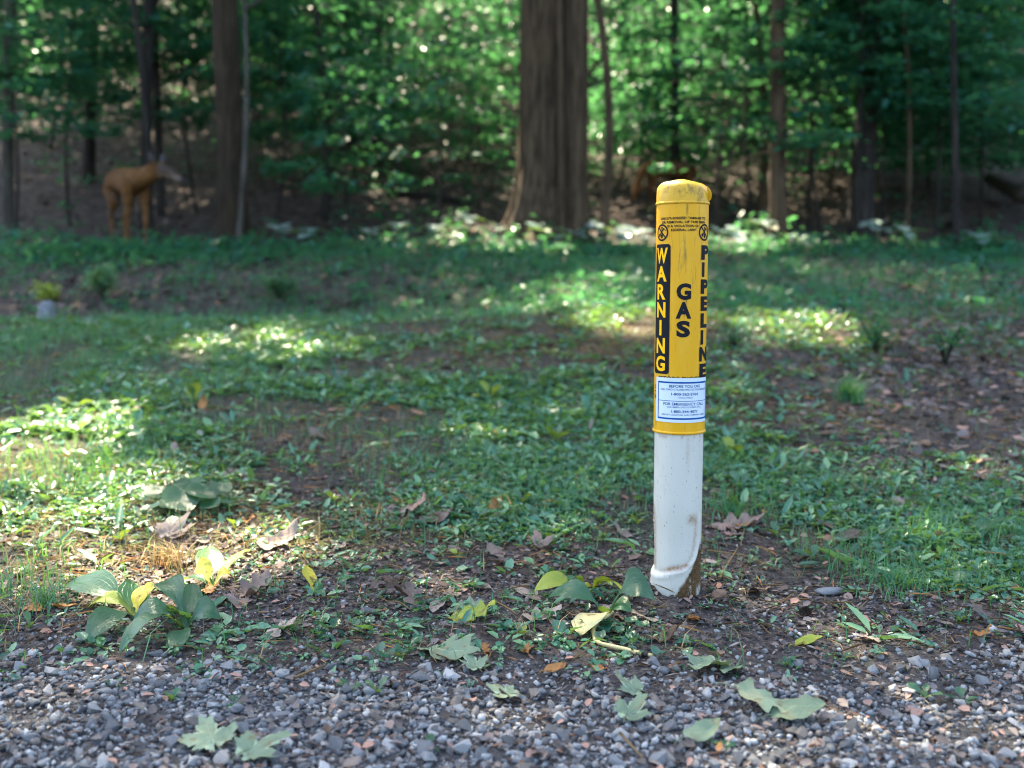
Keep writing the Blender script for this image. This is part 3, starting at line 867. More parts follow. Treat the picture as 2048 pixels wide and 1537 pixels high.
# (u, distance, height, spread, branches, zmin, tint, trunk); tint puts sun and shade into the leaf colour
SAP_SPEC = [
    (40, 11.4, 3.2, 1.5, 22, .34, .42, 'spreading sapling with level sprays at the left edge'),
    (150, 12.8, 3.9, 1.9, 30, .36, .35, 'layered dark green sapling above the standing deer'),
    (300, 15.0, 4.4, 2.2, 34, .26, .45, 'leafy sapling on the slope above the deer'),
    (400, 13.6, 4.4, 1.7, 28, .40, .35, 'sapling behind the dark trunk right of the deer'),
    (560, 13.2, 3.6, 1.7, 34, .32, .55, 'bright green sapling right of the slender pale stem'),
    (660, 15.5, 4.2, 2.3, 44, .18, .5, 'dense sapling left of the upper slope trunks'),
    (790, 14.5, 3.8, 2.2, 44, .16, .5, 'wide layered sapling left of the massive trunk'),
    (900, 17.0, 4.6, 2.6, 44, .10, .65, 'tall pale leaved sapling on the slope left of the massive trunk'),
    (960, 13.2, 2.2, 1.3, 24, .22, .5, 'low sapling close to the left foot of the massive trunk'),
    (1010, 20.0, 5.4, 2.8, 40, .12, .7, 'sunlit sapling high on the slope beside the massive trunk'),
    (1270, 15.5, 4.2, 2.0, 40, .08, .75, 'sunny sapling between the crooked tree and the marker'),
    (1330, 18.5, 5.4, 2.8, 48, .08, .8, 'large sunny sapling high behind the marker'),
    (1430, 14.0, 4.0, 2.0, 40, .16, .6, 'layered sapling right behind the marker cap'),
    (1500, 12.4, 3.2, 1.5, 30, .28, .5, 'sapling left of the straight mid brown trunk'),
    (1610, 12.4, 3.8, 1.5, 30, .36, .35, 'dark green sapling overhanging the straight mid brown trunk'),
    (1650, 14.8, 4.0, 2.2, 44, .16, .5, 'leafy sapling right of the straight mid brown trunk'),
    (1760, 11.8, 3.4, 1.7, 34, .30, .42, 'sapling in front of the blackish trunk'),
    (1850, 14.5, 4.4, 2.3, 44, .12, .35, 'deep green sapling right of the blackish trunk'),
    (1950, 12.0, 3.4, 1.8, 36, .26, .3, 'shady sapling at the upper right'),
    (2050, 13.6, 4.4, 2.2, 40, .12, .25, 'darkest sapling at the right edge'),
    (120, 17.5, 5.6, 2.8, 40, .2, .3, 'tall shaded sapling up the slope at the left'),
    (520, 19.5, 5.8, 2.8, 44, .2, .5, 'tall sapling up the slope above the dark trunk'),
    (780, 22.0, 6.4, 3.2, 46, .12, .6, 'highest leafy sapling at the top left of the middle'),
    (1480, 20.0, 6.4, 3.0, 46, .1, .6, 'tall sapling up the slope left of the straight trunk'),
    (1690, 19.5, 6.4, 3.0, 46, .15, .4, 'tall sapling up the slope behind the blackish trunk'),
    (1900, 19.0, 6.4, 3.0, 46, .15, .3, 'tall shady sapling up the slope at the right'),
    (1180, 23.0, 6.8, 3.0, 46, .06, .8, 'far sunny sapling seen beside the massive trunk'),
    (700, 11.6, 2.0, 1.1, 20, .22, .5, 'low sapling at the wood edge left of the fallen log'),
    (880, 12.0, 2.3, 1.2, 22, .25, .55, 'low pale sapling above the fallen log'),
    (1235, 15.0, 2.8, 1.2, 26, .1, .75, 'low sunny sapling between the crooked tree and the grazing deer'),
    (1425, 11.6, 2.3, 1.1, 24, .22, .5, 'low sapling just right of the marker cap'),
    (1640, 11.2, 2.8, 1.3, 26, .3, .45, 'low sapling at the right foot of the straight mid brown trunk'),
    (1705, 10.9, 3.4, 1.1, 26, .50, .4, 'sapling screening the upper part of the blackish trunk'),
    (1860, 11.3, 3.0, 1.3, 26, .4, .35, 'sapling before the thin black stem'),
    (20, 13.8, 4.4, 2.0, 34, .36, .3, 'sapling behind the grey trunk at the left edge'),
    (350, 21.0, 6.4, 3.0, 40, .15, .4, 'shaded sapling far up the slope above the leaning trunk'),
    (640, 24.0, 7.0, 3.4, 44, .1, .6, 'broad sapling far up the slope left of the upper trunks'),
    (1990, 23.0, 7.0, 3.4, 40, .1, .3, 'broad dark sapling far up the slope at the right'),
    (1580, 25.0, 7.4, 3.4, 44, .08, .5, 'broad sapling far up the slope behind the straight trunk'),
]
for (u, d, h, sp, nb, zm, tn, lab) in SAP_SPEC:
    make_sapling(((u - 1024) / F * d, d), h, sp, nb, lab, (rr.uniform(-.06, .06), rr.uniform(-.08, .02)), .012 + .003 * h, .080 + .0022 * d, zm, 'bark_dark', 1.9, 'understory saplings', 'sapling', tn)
# distant thicket closing the view
n = 60000
y = rng.uniform(23, 46, n); x = rng.uniform(-.75, .75, n) * y
z = H(x, y) + rng.gamma(2.0, 1.7, n)
k = fbm(x * 1.0, y * .6 + z * 1.7, .45, 3, 120) > .44
P = np.stack([x, y, z], -1)[k]; n = len(P)
az = rng.random(n) * 6.3
A = np.stack([np.cos(az), np.sin(az), rng.normal(-.1, .3, n)], -1)
tag(leaf_mesh('distant_foliage', P, A, rng.normal(0, .45, (n, 3)) + np.array([0, 0, 1]), rng.uniform(.2, .36, n), rng.uniform(.13, .22, n), M['leaf'], np.clip(rng.normal(.5, .25, n), 0, 1)), kind='stuff')

# ------------------------------------------------------------------ plants one can point to
def blade(base, tip, width, arch=.03, roll=0.0, petiole=.25, bump=.0, cup=.12, nl=14, nw=7, round_=.85, twist=0.0):
    """one broad leaf as a curved grid from base to tip; returns verts, faces"""
    base, tip = np.asarray(base, float), np.asarray(tip, float)
    ax = tip - base
    L = np.linalg.norm(ax)
    side = unit(np.cross(ax, np.array([0, 0, 1.0])) + 1e-6)
    side = side * math.cos(roll) + np.cross(unit(ax), side) * math.sin(roll)
    up = np.cross(side, unit(ax))
    V, Fc = [], []
    ph = random.random() * 6
    for i in range(nl + 1):
        t = i / nl
        c = base + ax * t + np.array([0, 0, 1]) * arch * 4 * t * (1 - t)
        if t < petiole:
            w = .07 * width * (1 - .4 * t / petiole) + .002
        else:
            s = (t - petiole) / (1 - petiole)
            w = width * .5 * max(0.02, math.sin(PI * s ** round_) ** .72) if s < 1 else .001
            w = max(w, .0035 if s < .2 else .0004)
        for j in range(nw):
            q_ = -1 + 2 * j / (nw - 1)
            off = side * (w * q_) + up * (cup * w * (abs(q_) ** 1.5)) + up * (bump * width * (math.sin(9 * t + ph + 2 * q_) + .6 * math.sin(19 * t + ph * 2 + 5 * q_)) * (.25 + abs(q_))) - up * (.02 * width * (abs(q_) < .1))
            V.append(c + off)
    for i in range(nl):
        for j in range(nw - 1):
            a = i * nw + j
            Fc.append((a, a + 1, a + nw + 1, a + nw))
    return V, Fc
def ribs(v, nw=7):
    return ('POINT', [-1 + 2 * (i % nw) / (nw - 1) for i in range(len(v))])
def plant(name, uv, leaves, label, mat='plantain', cat='plant', group=None, lift=0.0):
    """leaves: (tip u, tip v, tip height, width px, arch, roll, tint)"""
    b = gpos(*uv)
    t = thing(name, b, label, cat, group)
    for lf in leaves:
        tu, tv, th, wpx, arch, roll, tn = lf[:7]
        m = lf[7] if len(lf) > 7 else mat
        tipw = plane(tu, tv, b[2] + th * .62)
        v, f = blade((0, 0, .004), tipw - b, 1.45 * wpx * b[1] / F, arch, roll, lf[8] if len(lf) > 8 else .25, .03)
        o = new_mesh('leaf', v, f, M[m], True, t, {'tint': ('FACE', [tn] * len(f)), 'rib': ribs(v)})
    return t

plant('plantain', (272, 1240), [(130, 1172, .045, 48, .035, -.45, .6), (262, 1160, .085, 52, .0, .5, .6, 'plantain', .15), (292, 1168, .075, 44, .01, -.5, .9, 'yellowleaf', .2), (172, 1286, .012, 40, .03, -.3, .35),
     (176, 1215, .02, 24, .03, -.5, .8, 'yellowleaf')], 'broad plantain rosette with one large leaf reaching left, lower left on the gravel edge')
plant('plantain', (372, 1268), [(385, 1166, .10, 38, .0, .2, .4, 'plantain', .35), (442, 1236, .045, 44, .03, .55, .35), (238, 1308, .015, 38, .05, .1, .25), (318, 1178, .07, 40, .05, -.2, .4), (258, 1270, .03, 42, .05, -.3, .3), (326, 1232, .05, 36, .03, .5, .25), (350, 1312, .006, 30, .02, .1, .35)],
     'dark green plantain rosette joined to the right of the lower left one')
plant('plantain', (424, 1186), [(418, 1092, .10, 42, .0, .1, 1.0, 'plantain', .35), (400, 1115, .085, 28, .0, -.7, .9, 'yellowleaf', .3), (500, 1100, .06, 12, .02, 0, .7, 'yellowleaf', .1), (360, 1164, .02, 26, .02, .1, .8), (470, 1160, .03, 22, .03, .2, .9, 'yellowleaf')], 'upright plantain glowing in the sun patch at the left')  # yellow leaf colour stands in for sun shining through the blades
plant('plantain', (628, 1192), [(612, 1130, .07, 22, 0, .4, .9, 'yellowleaf', .3), (655, 1155, .05, 16, .01, -.4, .8), (600, 1180, .02, 14, .01, 0, .6), (650, 1195, .015, 12, .01, 0, .5)], 'small upright yellow green plantain right of the sun patch')
plant('plantain', (1176, 1196), [(1068, 1184, .045, 34, .03, -.35, .7, 'yellowleaf'), (1174, 1165, .05, 14, .0, .3, .95, 'yellowleaf', .1), (1224, 1172, .05, 26, .02, -.5, .9, 'yellowleaf'), (1130, 1172, .05, 24, .03, .3, .7), (1250, 1186, .05, 24, .03, -.5, .8, 'yellowleaf')], 'yellow green plantain rosette left of the marker foot')
plant('plantain', (1214, 1240), [(1094, 1197, .05, 36, .035, -.5, .45), (1310, 1200, .085, 48, .05, .75, .05, 'plantain', .32), (1264, 1222, .045, 30, .02, .5, .75), (1202, 1212, .05, 18, .0, .3, .6), (1160, 1272, .012, 58, .02, .25, .95, 'paleleaf', .18)], 'large glossy plantain with a dark cupped leaf beside the marker foot')
# round violet leaves
def round_plant(name, uv, spots, label, group=None, cat='plant', wpx=48, mat='plantain'):
    b = gpos(*uv); t = thing(name, b, label, cat, group)
    for (u, v, hgt, k, tn) in spots:
        c = plane(u, v, b[2] + hgt) - b
        R = wpx * k * b[1] / F / 2
        V = [c + np.array([0, 0, -.004])]; Fc = []
        tilt = np.array([random.uniform(-.35, .35), random.uniform(-.5, -.1)])
        nseg = 14
        for ring in (.5, 1):
            for i in range(nseg):
                a = 2 * PI * i / nseg
                rad = R * ring * (1 - .45 * math.exp(-((a - PI / 2) / .35) ** 2) * ring)
                dx, dy = math.cos(a) * rad, math.sin(a) * rad
                V.append(c + np.array([dx, dy, dx * tilt[0] - dy * tilt[1] + .12 * rad * ring + .05 * R * math.sin(3 * a)]))
        for i in range(nseg):
            i2 = (i + 1) % nseg
            Fc.append((0, 1 + i, 1 + i2)); Fc.append((1 + i, 1 + nseg + i, 1 + nseg + i2, 1 + i2))
        sv, sf = tube([(0, 0, 0), c * .5 + np.array([0, 0, .012]), c - np.array([0, 0, .004])], [.0013, .0012, .001], 5)
        bn = len(V); V += [np.array(p) for p in sv]; Fc += [tuple(i + bn for i in f) for f in sf]
        new_mesh('leaf', V, Fc, M[mat], True, t, {'tint': ('FACE', [tn * .6] * len(Fc)), 'rib': ('POINT', [.17] * len(V))})
    return t
round_plant('violet', (370, 1035), [(318, 985, .05, 1.3, .2), (360, 1000, .05, 1.5, .1), (405, 985, .06, 1.4, .15), (440, 978, .05, 1.1, .25), (376, 968, .07, 1.2, .3), (340, 1010, .03, 1.1, .5), (420, 1008, .035, .9, .5), (352, 1042, .02, .8, .2), (300, 1015, .03, .8, .6), (455, 1005, .03, .6, .8)], 'clump of dark heart shaped violet leaves left of the bare strip')
round_plant('violet', (1250, 1262), [(1215, 1246, .02, .8, .5), (1200, 1270, .015, .9, .45), (1240, 1258, .02, .7, .5), (1262, 1240, .03, 1.0, .35), (1285, 1248, .03, 1.1, .5), (1235, 1278, .008, .7, .45), (1255, 1275, .01, .6, .5)], 'small round leaved violet beside the yellow cord', wpx=26)
round_plant('violet', (735, 1262), [(720, 1225, .03, .9, .4), (740, 1240, .03, .9, .3), (712, 1245, .02, .8, .5), (752, 1222, .03, .7, .5)], 'tiny violet behind the dark curled oak leaves', wpx=22)
SMALL = [
    ((668, 1010), 46, 'rosette of grey green leaves on the bare strip'),
    ((915, 1120), 40, 'little yellow green rosette in the middle of the bare soil'),
    ((980, 1085), 44, 'pale seedling at the front edge of the green cover'),
    ((1105, 1090), 46, 'fresh seedling left of the marker among brown leaves'),
    ((1205, 1088), 40, 'upright narrow leaved seedling close to the left of the marker'),
    ((1275, 1050), 44, 'yellow green rosette at the left edge of the white pipe'),
    ((1010, 1200), 34, 'thin leaved seedling between the pale oak leaf and the plantain'),
    ((1045, 1275), 40, 'clump of tiny seedlings left of the yellow cord'),
    ((860, 1500), 60, 'two leaved young plant in the gravel near the bottom edge'),
    ((755, 1390), 66, 'drooping dark plantain in the gravel below the oak leaves'),
    ((700, 1385), 52, 'dark leaf pair in the gravel at the left of the drooping plantain'),
    ((345, 1405), 40, 'small grey green rosette in the left gravel'),
    ((470, 1410), 44, 'low leaning seedling in the left gravel'),
    ((800, 1320), 42, 'upright seedling in front of the dark oak leaves'),
    ((1575, 1335), 46, 'green seedling in the gravel right of the pale double leaf'),
    ((1850, 1400), 56, 'leafy seedling in the right gravel'),
    ((1925, 1410), 50, 'star shaped seedling in the right gravel'),
    ((1920, 1245), 42, 'pair of small seedlings at the right soil edge'),
    ((1500, 1130), 36, 'seedling in the soil right of the marker'),
    ((1625, 1120), 50, 'red stemmed seedling right of the acorn caps'),
    ((1550, 1075), 46, 'oval leaved seedling behind the brown flat leaf'),
    ((1690, 1320), 40, 'sprig of bright leaves in the right gravel'),
    ((1440, 1500), 44, 'pale sprout at the bottom edge of the gravel'),
    ((1900, 1180), 60, 'broad leaved weed clump at the right edge of the grass'),
    ((1960, 1080), 80, 'long leaved plantain at the right edge'),
    ((1470, 920), 80, 'yellow green leafed weed right of the marker'),
    ((1480, 980), 70, 'pale broad leaved weed close to the right of the marker'),
    ((390, 810), 60, 'tall yellow leaved weed on the left lawn'),
    ((150, 820), 60, 'two leaved yellow weed near the left edge'),
    ((980, 800), 60, 'yellow leaf shoot in the middle lawn'),
    ((1110, 890), 70, 'dark upright weed in the lawn left of the marker'),
    ((240, 1085), 50, 'bent yellow shoot left of the violet clump'),
    ((470, 1060), 56, 'pale two leaved shoot right of the violet clump'),
    ((60, 1260), 50, 'grassy leaved weed at the lower left edge'),
    ((1045, 1010), 60, 'ribbed leaved seedling in the green cover'),
]
for (uv, s, lab) in SMALL:
    rr = random.Random(lab)
    b = gpos(*uv)
    m_ = 'yellowleaf' if 'yellow' in lab else 'plantain'
    nl_ = rr.randint(4, 6) if 'two leaved' not in lab else 2
    a0 = rr.uniform(0, 6.3)
    t = thing('seedling' if s < 50 else 'weed', b, lab, 'plant')
    for k in range(nl_):
        a = a0 + k * 6.28 / nl_ + rr.uniform(-.4, .4)
        R = s * b[1] / F * rr.uniform(.5, .85)
        el = rr.uniform(.15, 1.0) if 'upright' not in lab and 'tall' not in lab else rr.uniform(.7, 1.3)
        tip = np.array([math.cos(a) * R * math.cos(el), math.sin(a) * R * math.cos(el), R * math.sin(el)])
        v, f = blade((0, 0, .002), tip, R * rr.uniform(.34, .52), R * .12, rr.uniform(-.3, .3), .3, .03, nl=8)
        new_mesh('leaf', v, f, M[m_ if k % 2 == 0 or m_ == 'plantain' else 'plantain'], True, t, {'tint': ('FACE', [rr.uniform(.2, .8)] * len(f)), 'rib': ribs(v)})

# broad woodland herbs along the edge of the wood, sun glare put into their pale leaf colour
HERBS = [(935, 470, 'flat topped'), (1005, 480, 'wide'), (1050, 470, 'tall sunlit'), (1085, 495, 'low'), (1150, 500, 'drooping'), (1185, 490, 'leaning'), (1240, 500, 'twin'), (1270, 495, 'short'),
         (870, 495, 'shaded'), (800, 492, 'spreading'), (740, 490, 'dark'), (1480, 500, 'pale'), (1530, 492, 'bright'), (1600, 505, 'green'), (1750, 495, 'silvery'), (1810, 505, 'rounded'), (1440, 512, 'lush'), (560, 490, 'ferny'),
         (620, 498, 'narrow'), (1960, 510, 'grey green'), (1350, 505, 'hidden')]
NEAR = [(300, 'standing deer'), (470, 'dark left trunk'), (640, 'forked stem'), (800, 'brown fallen log'), (1095, 'massive trunk'), (1210, 'crooked tree'), (1360, 'marker'), (1557, 'straight brown trunk'), (1718, 'blackish trunk'), (1914, 'thin black stem')]
for (u, v, adj) in HERBS:
    b = gpos(u, v)
    nm = min(NEAR, key=lambda q_: abs(q_[0] - u))
    side = 'left of' if u < nm[0] - 12 else 'right of' if u > nm[0] + 12 else 'in front of'
    t = thing('woodland_herb', b, '%s broad leaved woodland herb %s the %s' % (adj, side, nm[1]), 'plant', 'woodland herbs along the trees')
    rr = random.Random(adj)
    hgt = rr.uniform(.14, .24)
    sv, sf = tube([(0, 0, -.02), (.01, 0, hgt * .6), (0, 0, hgt)], [.006, .005, .004], 6)
    new_mesh('stem', sv, sf, M['plantain'], True, t)
    for k in range(rr.randint(5, 8)):
        a = k * 2.4 + rr.uniform(-.4, .4); R = rr.uniform(.14, .25)
        tip = np.array([math.cos(a) * R, math.sin(a) * R, hgt + rr.uniform(-.03, .04) + .35 * math.sin(a) * R])
        v_, f_ = blade((0, 0, hgt * rr.uniform(.8, 1)), tip, R * .6, .015, rr.uniform(-.2, .2), .12, .03, nl=7)
        new_mesh('leaf', v_, f_, M['woodherb'], True, t, {'tint': ('FACE', [rr.uniform(.2, .9)] * len(f_)), 'rib': ribs(v_)})

# low bushes
def bush(u, v, hgt, rad, label, n=500, ls=.05, mat='leaf', tint=.6, name='bush', up=.3):
    b = gpos(u, v); t = thing(name, b, label, 'bush')
    parts, Ps = [], []
    for k in range(14):
        a = random.random() * 6.3; R = rad * random.uniform(.3, 1); z = hgt * random.uniform(.5, 1)
        parts.append(tube([(0, 0, 0), (math.cos(a) * R * .4, math.sin(a) * R * .4, z * .6), (math.cos(a) * R, math.sin(a) * R, z)], [.005, .003, .0015], 5))
        m = n // 14
        s = rng.uniform(.35, 1.05, m)
        P = np.stack([math.cos(a) * R * s, math.sin(a) * R * s, z * s ** .7], -1) + rng.normal(0, .03, (m, 3))
        Ps.append(P)
    v_, f_ = merge(parts)
    new_mesh('stem', v_, f_, M['bark_dark'], True, t)
    P = np.concatenate(Ps); m = len(P)
    az = rng.random(m) * 6.3
    A = np.stack([np.cos(az), np.sin(az), rng.normal(up, .3, m)], -1)
    leaf_mesh('foliage', P, A, rng.normal(0, .4, (m, 3)) + np.array([0, 0, 1]), rng.uniform(.7, 1.3, m) * ls, rng.uniform(.35, .6, m) * ls, M[mat], np.clip(rng.normal(tint, .2, m), 0, 1), t)
bush(205, 598, .30, .17, 'small bright green bush beyond the lawn crest below the deer', 520, .045, 'herb', .75)
bush(95, 612, .18, .17, 'low yellowish bush above the pale stump', 300, .04, 'yellowleaf', .2)
bush(560, 600, .20, .22, 'feathery green bush behind the lawn crest', 420, .05, 'herb', .4)
bush(1750, 705, .17, .10, 'small dark round bush on the right lawn', 420, .03, 'grass', .3)
bush(1890, 730, .24, .10, 'wispy green shoot beside the stony path', 160, .035, 'grass', .3)
bush(1465, 700, .10, .07, 'low dandelion like tuft right of the marker', 120, .035, 'herb', .4)
def tuft(u, v, hpx, wpx, label, n=160, mat='grass'):
    b = gpos(u, v); h = hpx * b[1] / F; w = wpx * b[1] / F
    az = rng.random(n) * 6.3; off = np.abs(rng.normal(0, .33, n)) * w; ln = rng.uniform(.2, 1.3, n)
    p = np.stack([np.cos(az) * off, np.sin(az) * off, np.zeros(n)], -1)
    p[:, 2] = H(b[0] + p[:, 0], b[1] + p[:, 1]) - b[2] - .002
    az = rng.random(n) * 6.3
    d = np.stack([np.cos(az), np.sin(az), np.zeros(n)], -1); s = np.stack([-np.sin(az), np.cos(az), np.zeros(n)], -1)
    hh = (h * rng.uniform(.5, 1.1, n))[:, None]; ln = ln[:, None]; ww = .0011 * b[1] / 2
    m = p + np.array([0, 0, 1]) * hh * .55 + d * hh * ln * .3; tip = p + np.array([0, 0, 1]) * hh * (1 - .28 * ln) + d * hh * ln
    V = np.stack([p - s * ww, p + s * ww, m + s * ww * .8, m - s * ww * .8, tip], 1); o_ = np.arange(n)[:, None] * 5
    tn = np.clip(rng.normal(.5, .25, n), 0, 1)
    ob = np_mesh('grass_tuft', V, quads=o_ + np.array([[0, 1, 2, 3]]), tris=o_ + np.array([[3, 2, 4]]), mat=M[mat], attrs={'tint': ('FACE', np.concatenate([tn, tn]))})
    ob.location = b
    return tag(ob, label, 'grass tuft')
tuft(1695, 805, 70, 60, 'bright grass tuft on the bare path right of the marker')
tuft(1800, 1170, 44, 190, 'wide soft grass tuft in the right foreground', 420)
tuft(340, 1130, 60, 120, 'sunlit yellow grass tuft behind the left plantains', 160, 'drygrass')
tuft(90, 1215, 70, 120, 'coarse grass tuft at the left edge', 120)
tuft(1460, 1030, 46, 110, 'grass tuft right behind the white pipe', 160)

# ------------------------------------------------------------------ fallen leaves
def fallen_mesh(kind, L, curl, seed):
    r = random.Random(seed)
    V, Fc = [], []
    rib = []
    if kind == 'maple':
        tips = [(-.25, .50), (.42, .80), (PI / 2, 1.0), (PI - .42, .80), (PI + .25, .50)]
        tips = [(a + r.uniform(-.1, .1), q_ * r.uniform(.88, 1.08)) for a, q_ in tips]
        m, nr = 84, 4
        cen = (0, 0)
        out = []
        for i in range(m):
            th = -PI / 2 + 2 * PI * i / m
            best = .16
            for a, q_ in tips:
                d = abs((th - a + PI) % (2 * PI) - PI)
                w_ = .50 if q_ < .7 else .56
                lobe = q_ * (1 - (d / w_) ** 1.1 * .55) if d < w_ else q_ * .38 * max(0, 1 - (d - w_) / .5)
                best = max(best, lobe)
            best = max(best, .30 - .25 * math.exp(-((th + PI / 2) / .35) ** 2))
            best *= 1 + .10 * math.sin(th * 21 + tips[0][0] * 9) * (1 if best > .35 else .4) + r.uniform(-.035, .035)
            out.append((math.cos(th) * best * L * .62, math.sin(th) * best * L * .70))
        V.append((0, 0, 0)); rib.append(0)
        for q_ in range(1, nr + 1):
            for i, p in enumerate(out):
                V.append((p[0] * q_ / nr, p[1] * q_ / nr, 0))
                th = -PI / 2 + 2 * PI * i / m
                rib.append(min(1, min(abs((th - a + PI) % (2 * PI) - PI) for a, _q in tips) * 2.2 * q_ / nr * 1.6))
        for i in range(m):
            i2 = (i + 1) % m
            Fc.append((0, 1 + i, 1 + i2))
            for q_ in range(nr - 1):
                Fc.append((1 + q_ * m + i, 1 + (q_ + 1) * m + i, 1 + (q_ + 1) * m + i2, 1 + q_ * m + i2))
    else:
        nl, nw = (22 if kind == 'oak' else 12), 7
        for i in range(nl + 1):
            t = i / nl
            env = math.sin(PI * min(1, t ** .8 * .97 + .02)) ** .7
            w = .30 * L * env
            if kind == 'oak':
                w *= .42 + .75 * abs(math.sin(PI * 3.6 * t + .5)) ** 1.2
            for j in range(nw):
                q_ = -1 + 2 * j / (nw - 1)
                V.append((q_ * w * (1 + r.uniform(-.08, .08)), (t - .45) * L + abs(q_) * w * (.3 if kind == 'oak' else 0), 0)); rib.append(min(1, abs(q_) * .98))
        for i in range(nl):
            for j in range(nw - 1):
                a = i * nw + j
                Fc.append((a, a + 1, a + nw + 1, a + nw))
    p1, p2, a0 = r.uniform(0, 6), r.uniform(0, 6), r.uniform(0, 6.3)
    V2 = []
    for (x, y, z) in V:
        s, t = x / L, y / L
        k_ = s * math.cos(a0) + t * math.sin(a0)
        z = L * (curl * 1.7 * k_ * k_ + curl * .6 * s * s + (.045 + .05 * curl) * math.sin(9 * s + p1) * math.sin(7 * t + p2) + .02 * math.sin(23 * s + p2) * math.sin(19 * t + p1)) + .003
        x, y = x * (1 - curl * .35 * abs(s) * 2), y * (1 - curl * .25 * abs(t))
        V2.append((x, y, z))
    # leaf stalk
    b0 = V2[0] if kind != 'maple' else (0, -.02 * L, .004)
    yb = min(v[1] for v in V2) if kind != 'maple' else -.02 * L
    sv, sf = tube([(0, yb + .02 * L, .004), (.03 * L, yb - .15 * L, .006), (.08 * L, yb - .3 * L, .003)], [.0011, .0009, .0008], 5)
    n0 = len(V2)
    V2 += [tuple(p) for p in sv]; Fc += [tuple(i + n0 for i in f) for f in sf]
    rib += [.1] * len(sv)
    return V2, Fc, rib
def fallen(uv, kind, lpx, az, curl, mat, label, tilt=(0, 0), name='fallen_leaf', group=None, pos=None, Lm=None, lift=.002):
    b = gpos(*uv) if pos is None else pos
    L = lpx * b[1] / F if Lm is None else Lm
    v, f, rib = fallen_mesh(kind, L, curl, hash_(label))
    zs = min(p[2] for p in v)
    o = new_mesh(name, v, f, M[mat], True, None, {'tint': ('FACE', [random.uniform(.25, .8)] * len(f)), 'rib': ('POINT', rib)})
    o.location = (b[0], b[1], b[2] + lift + .009 * float(gravelly(b[0], b[1])) + (L * .12 * (abs(tilt[0]) + abs(tilt[1]))))
    o.rotation_euler = (tilt[0], tilt[1], az)
    return tag(o, label, 'leaf', group)
def hash_(s):
    h = 7
    for c in s:
        h = (h * 31 + ord(c)) % 1000003
    return h
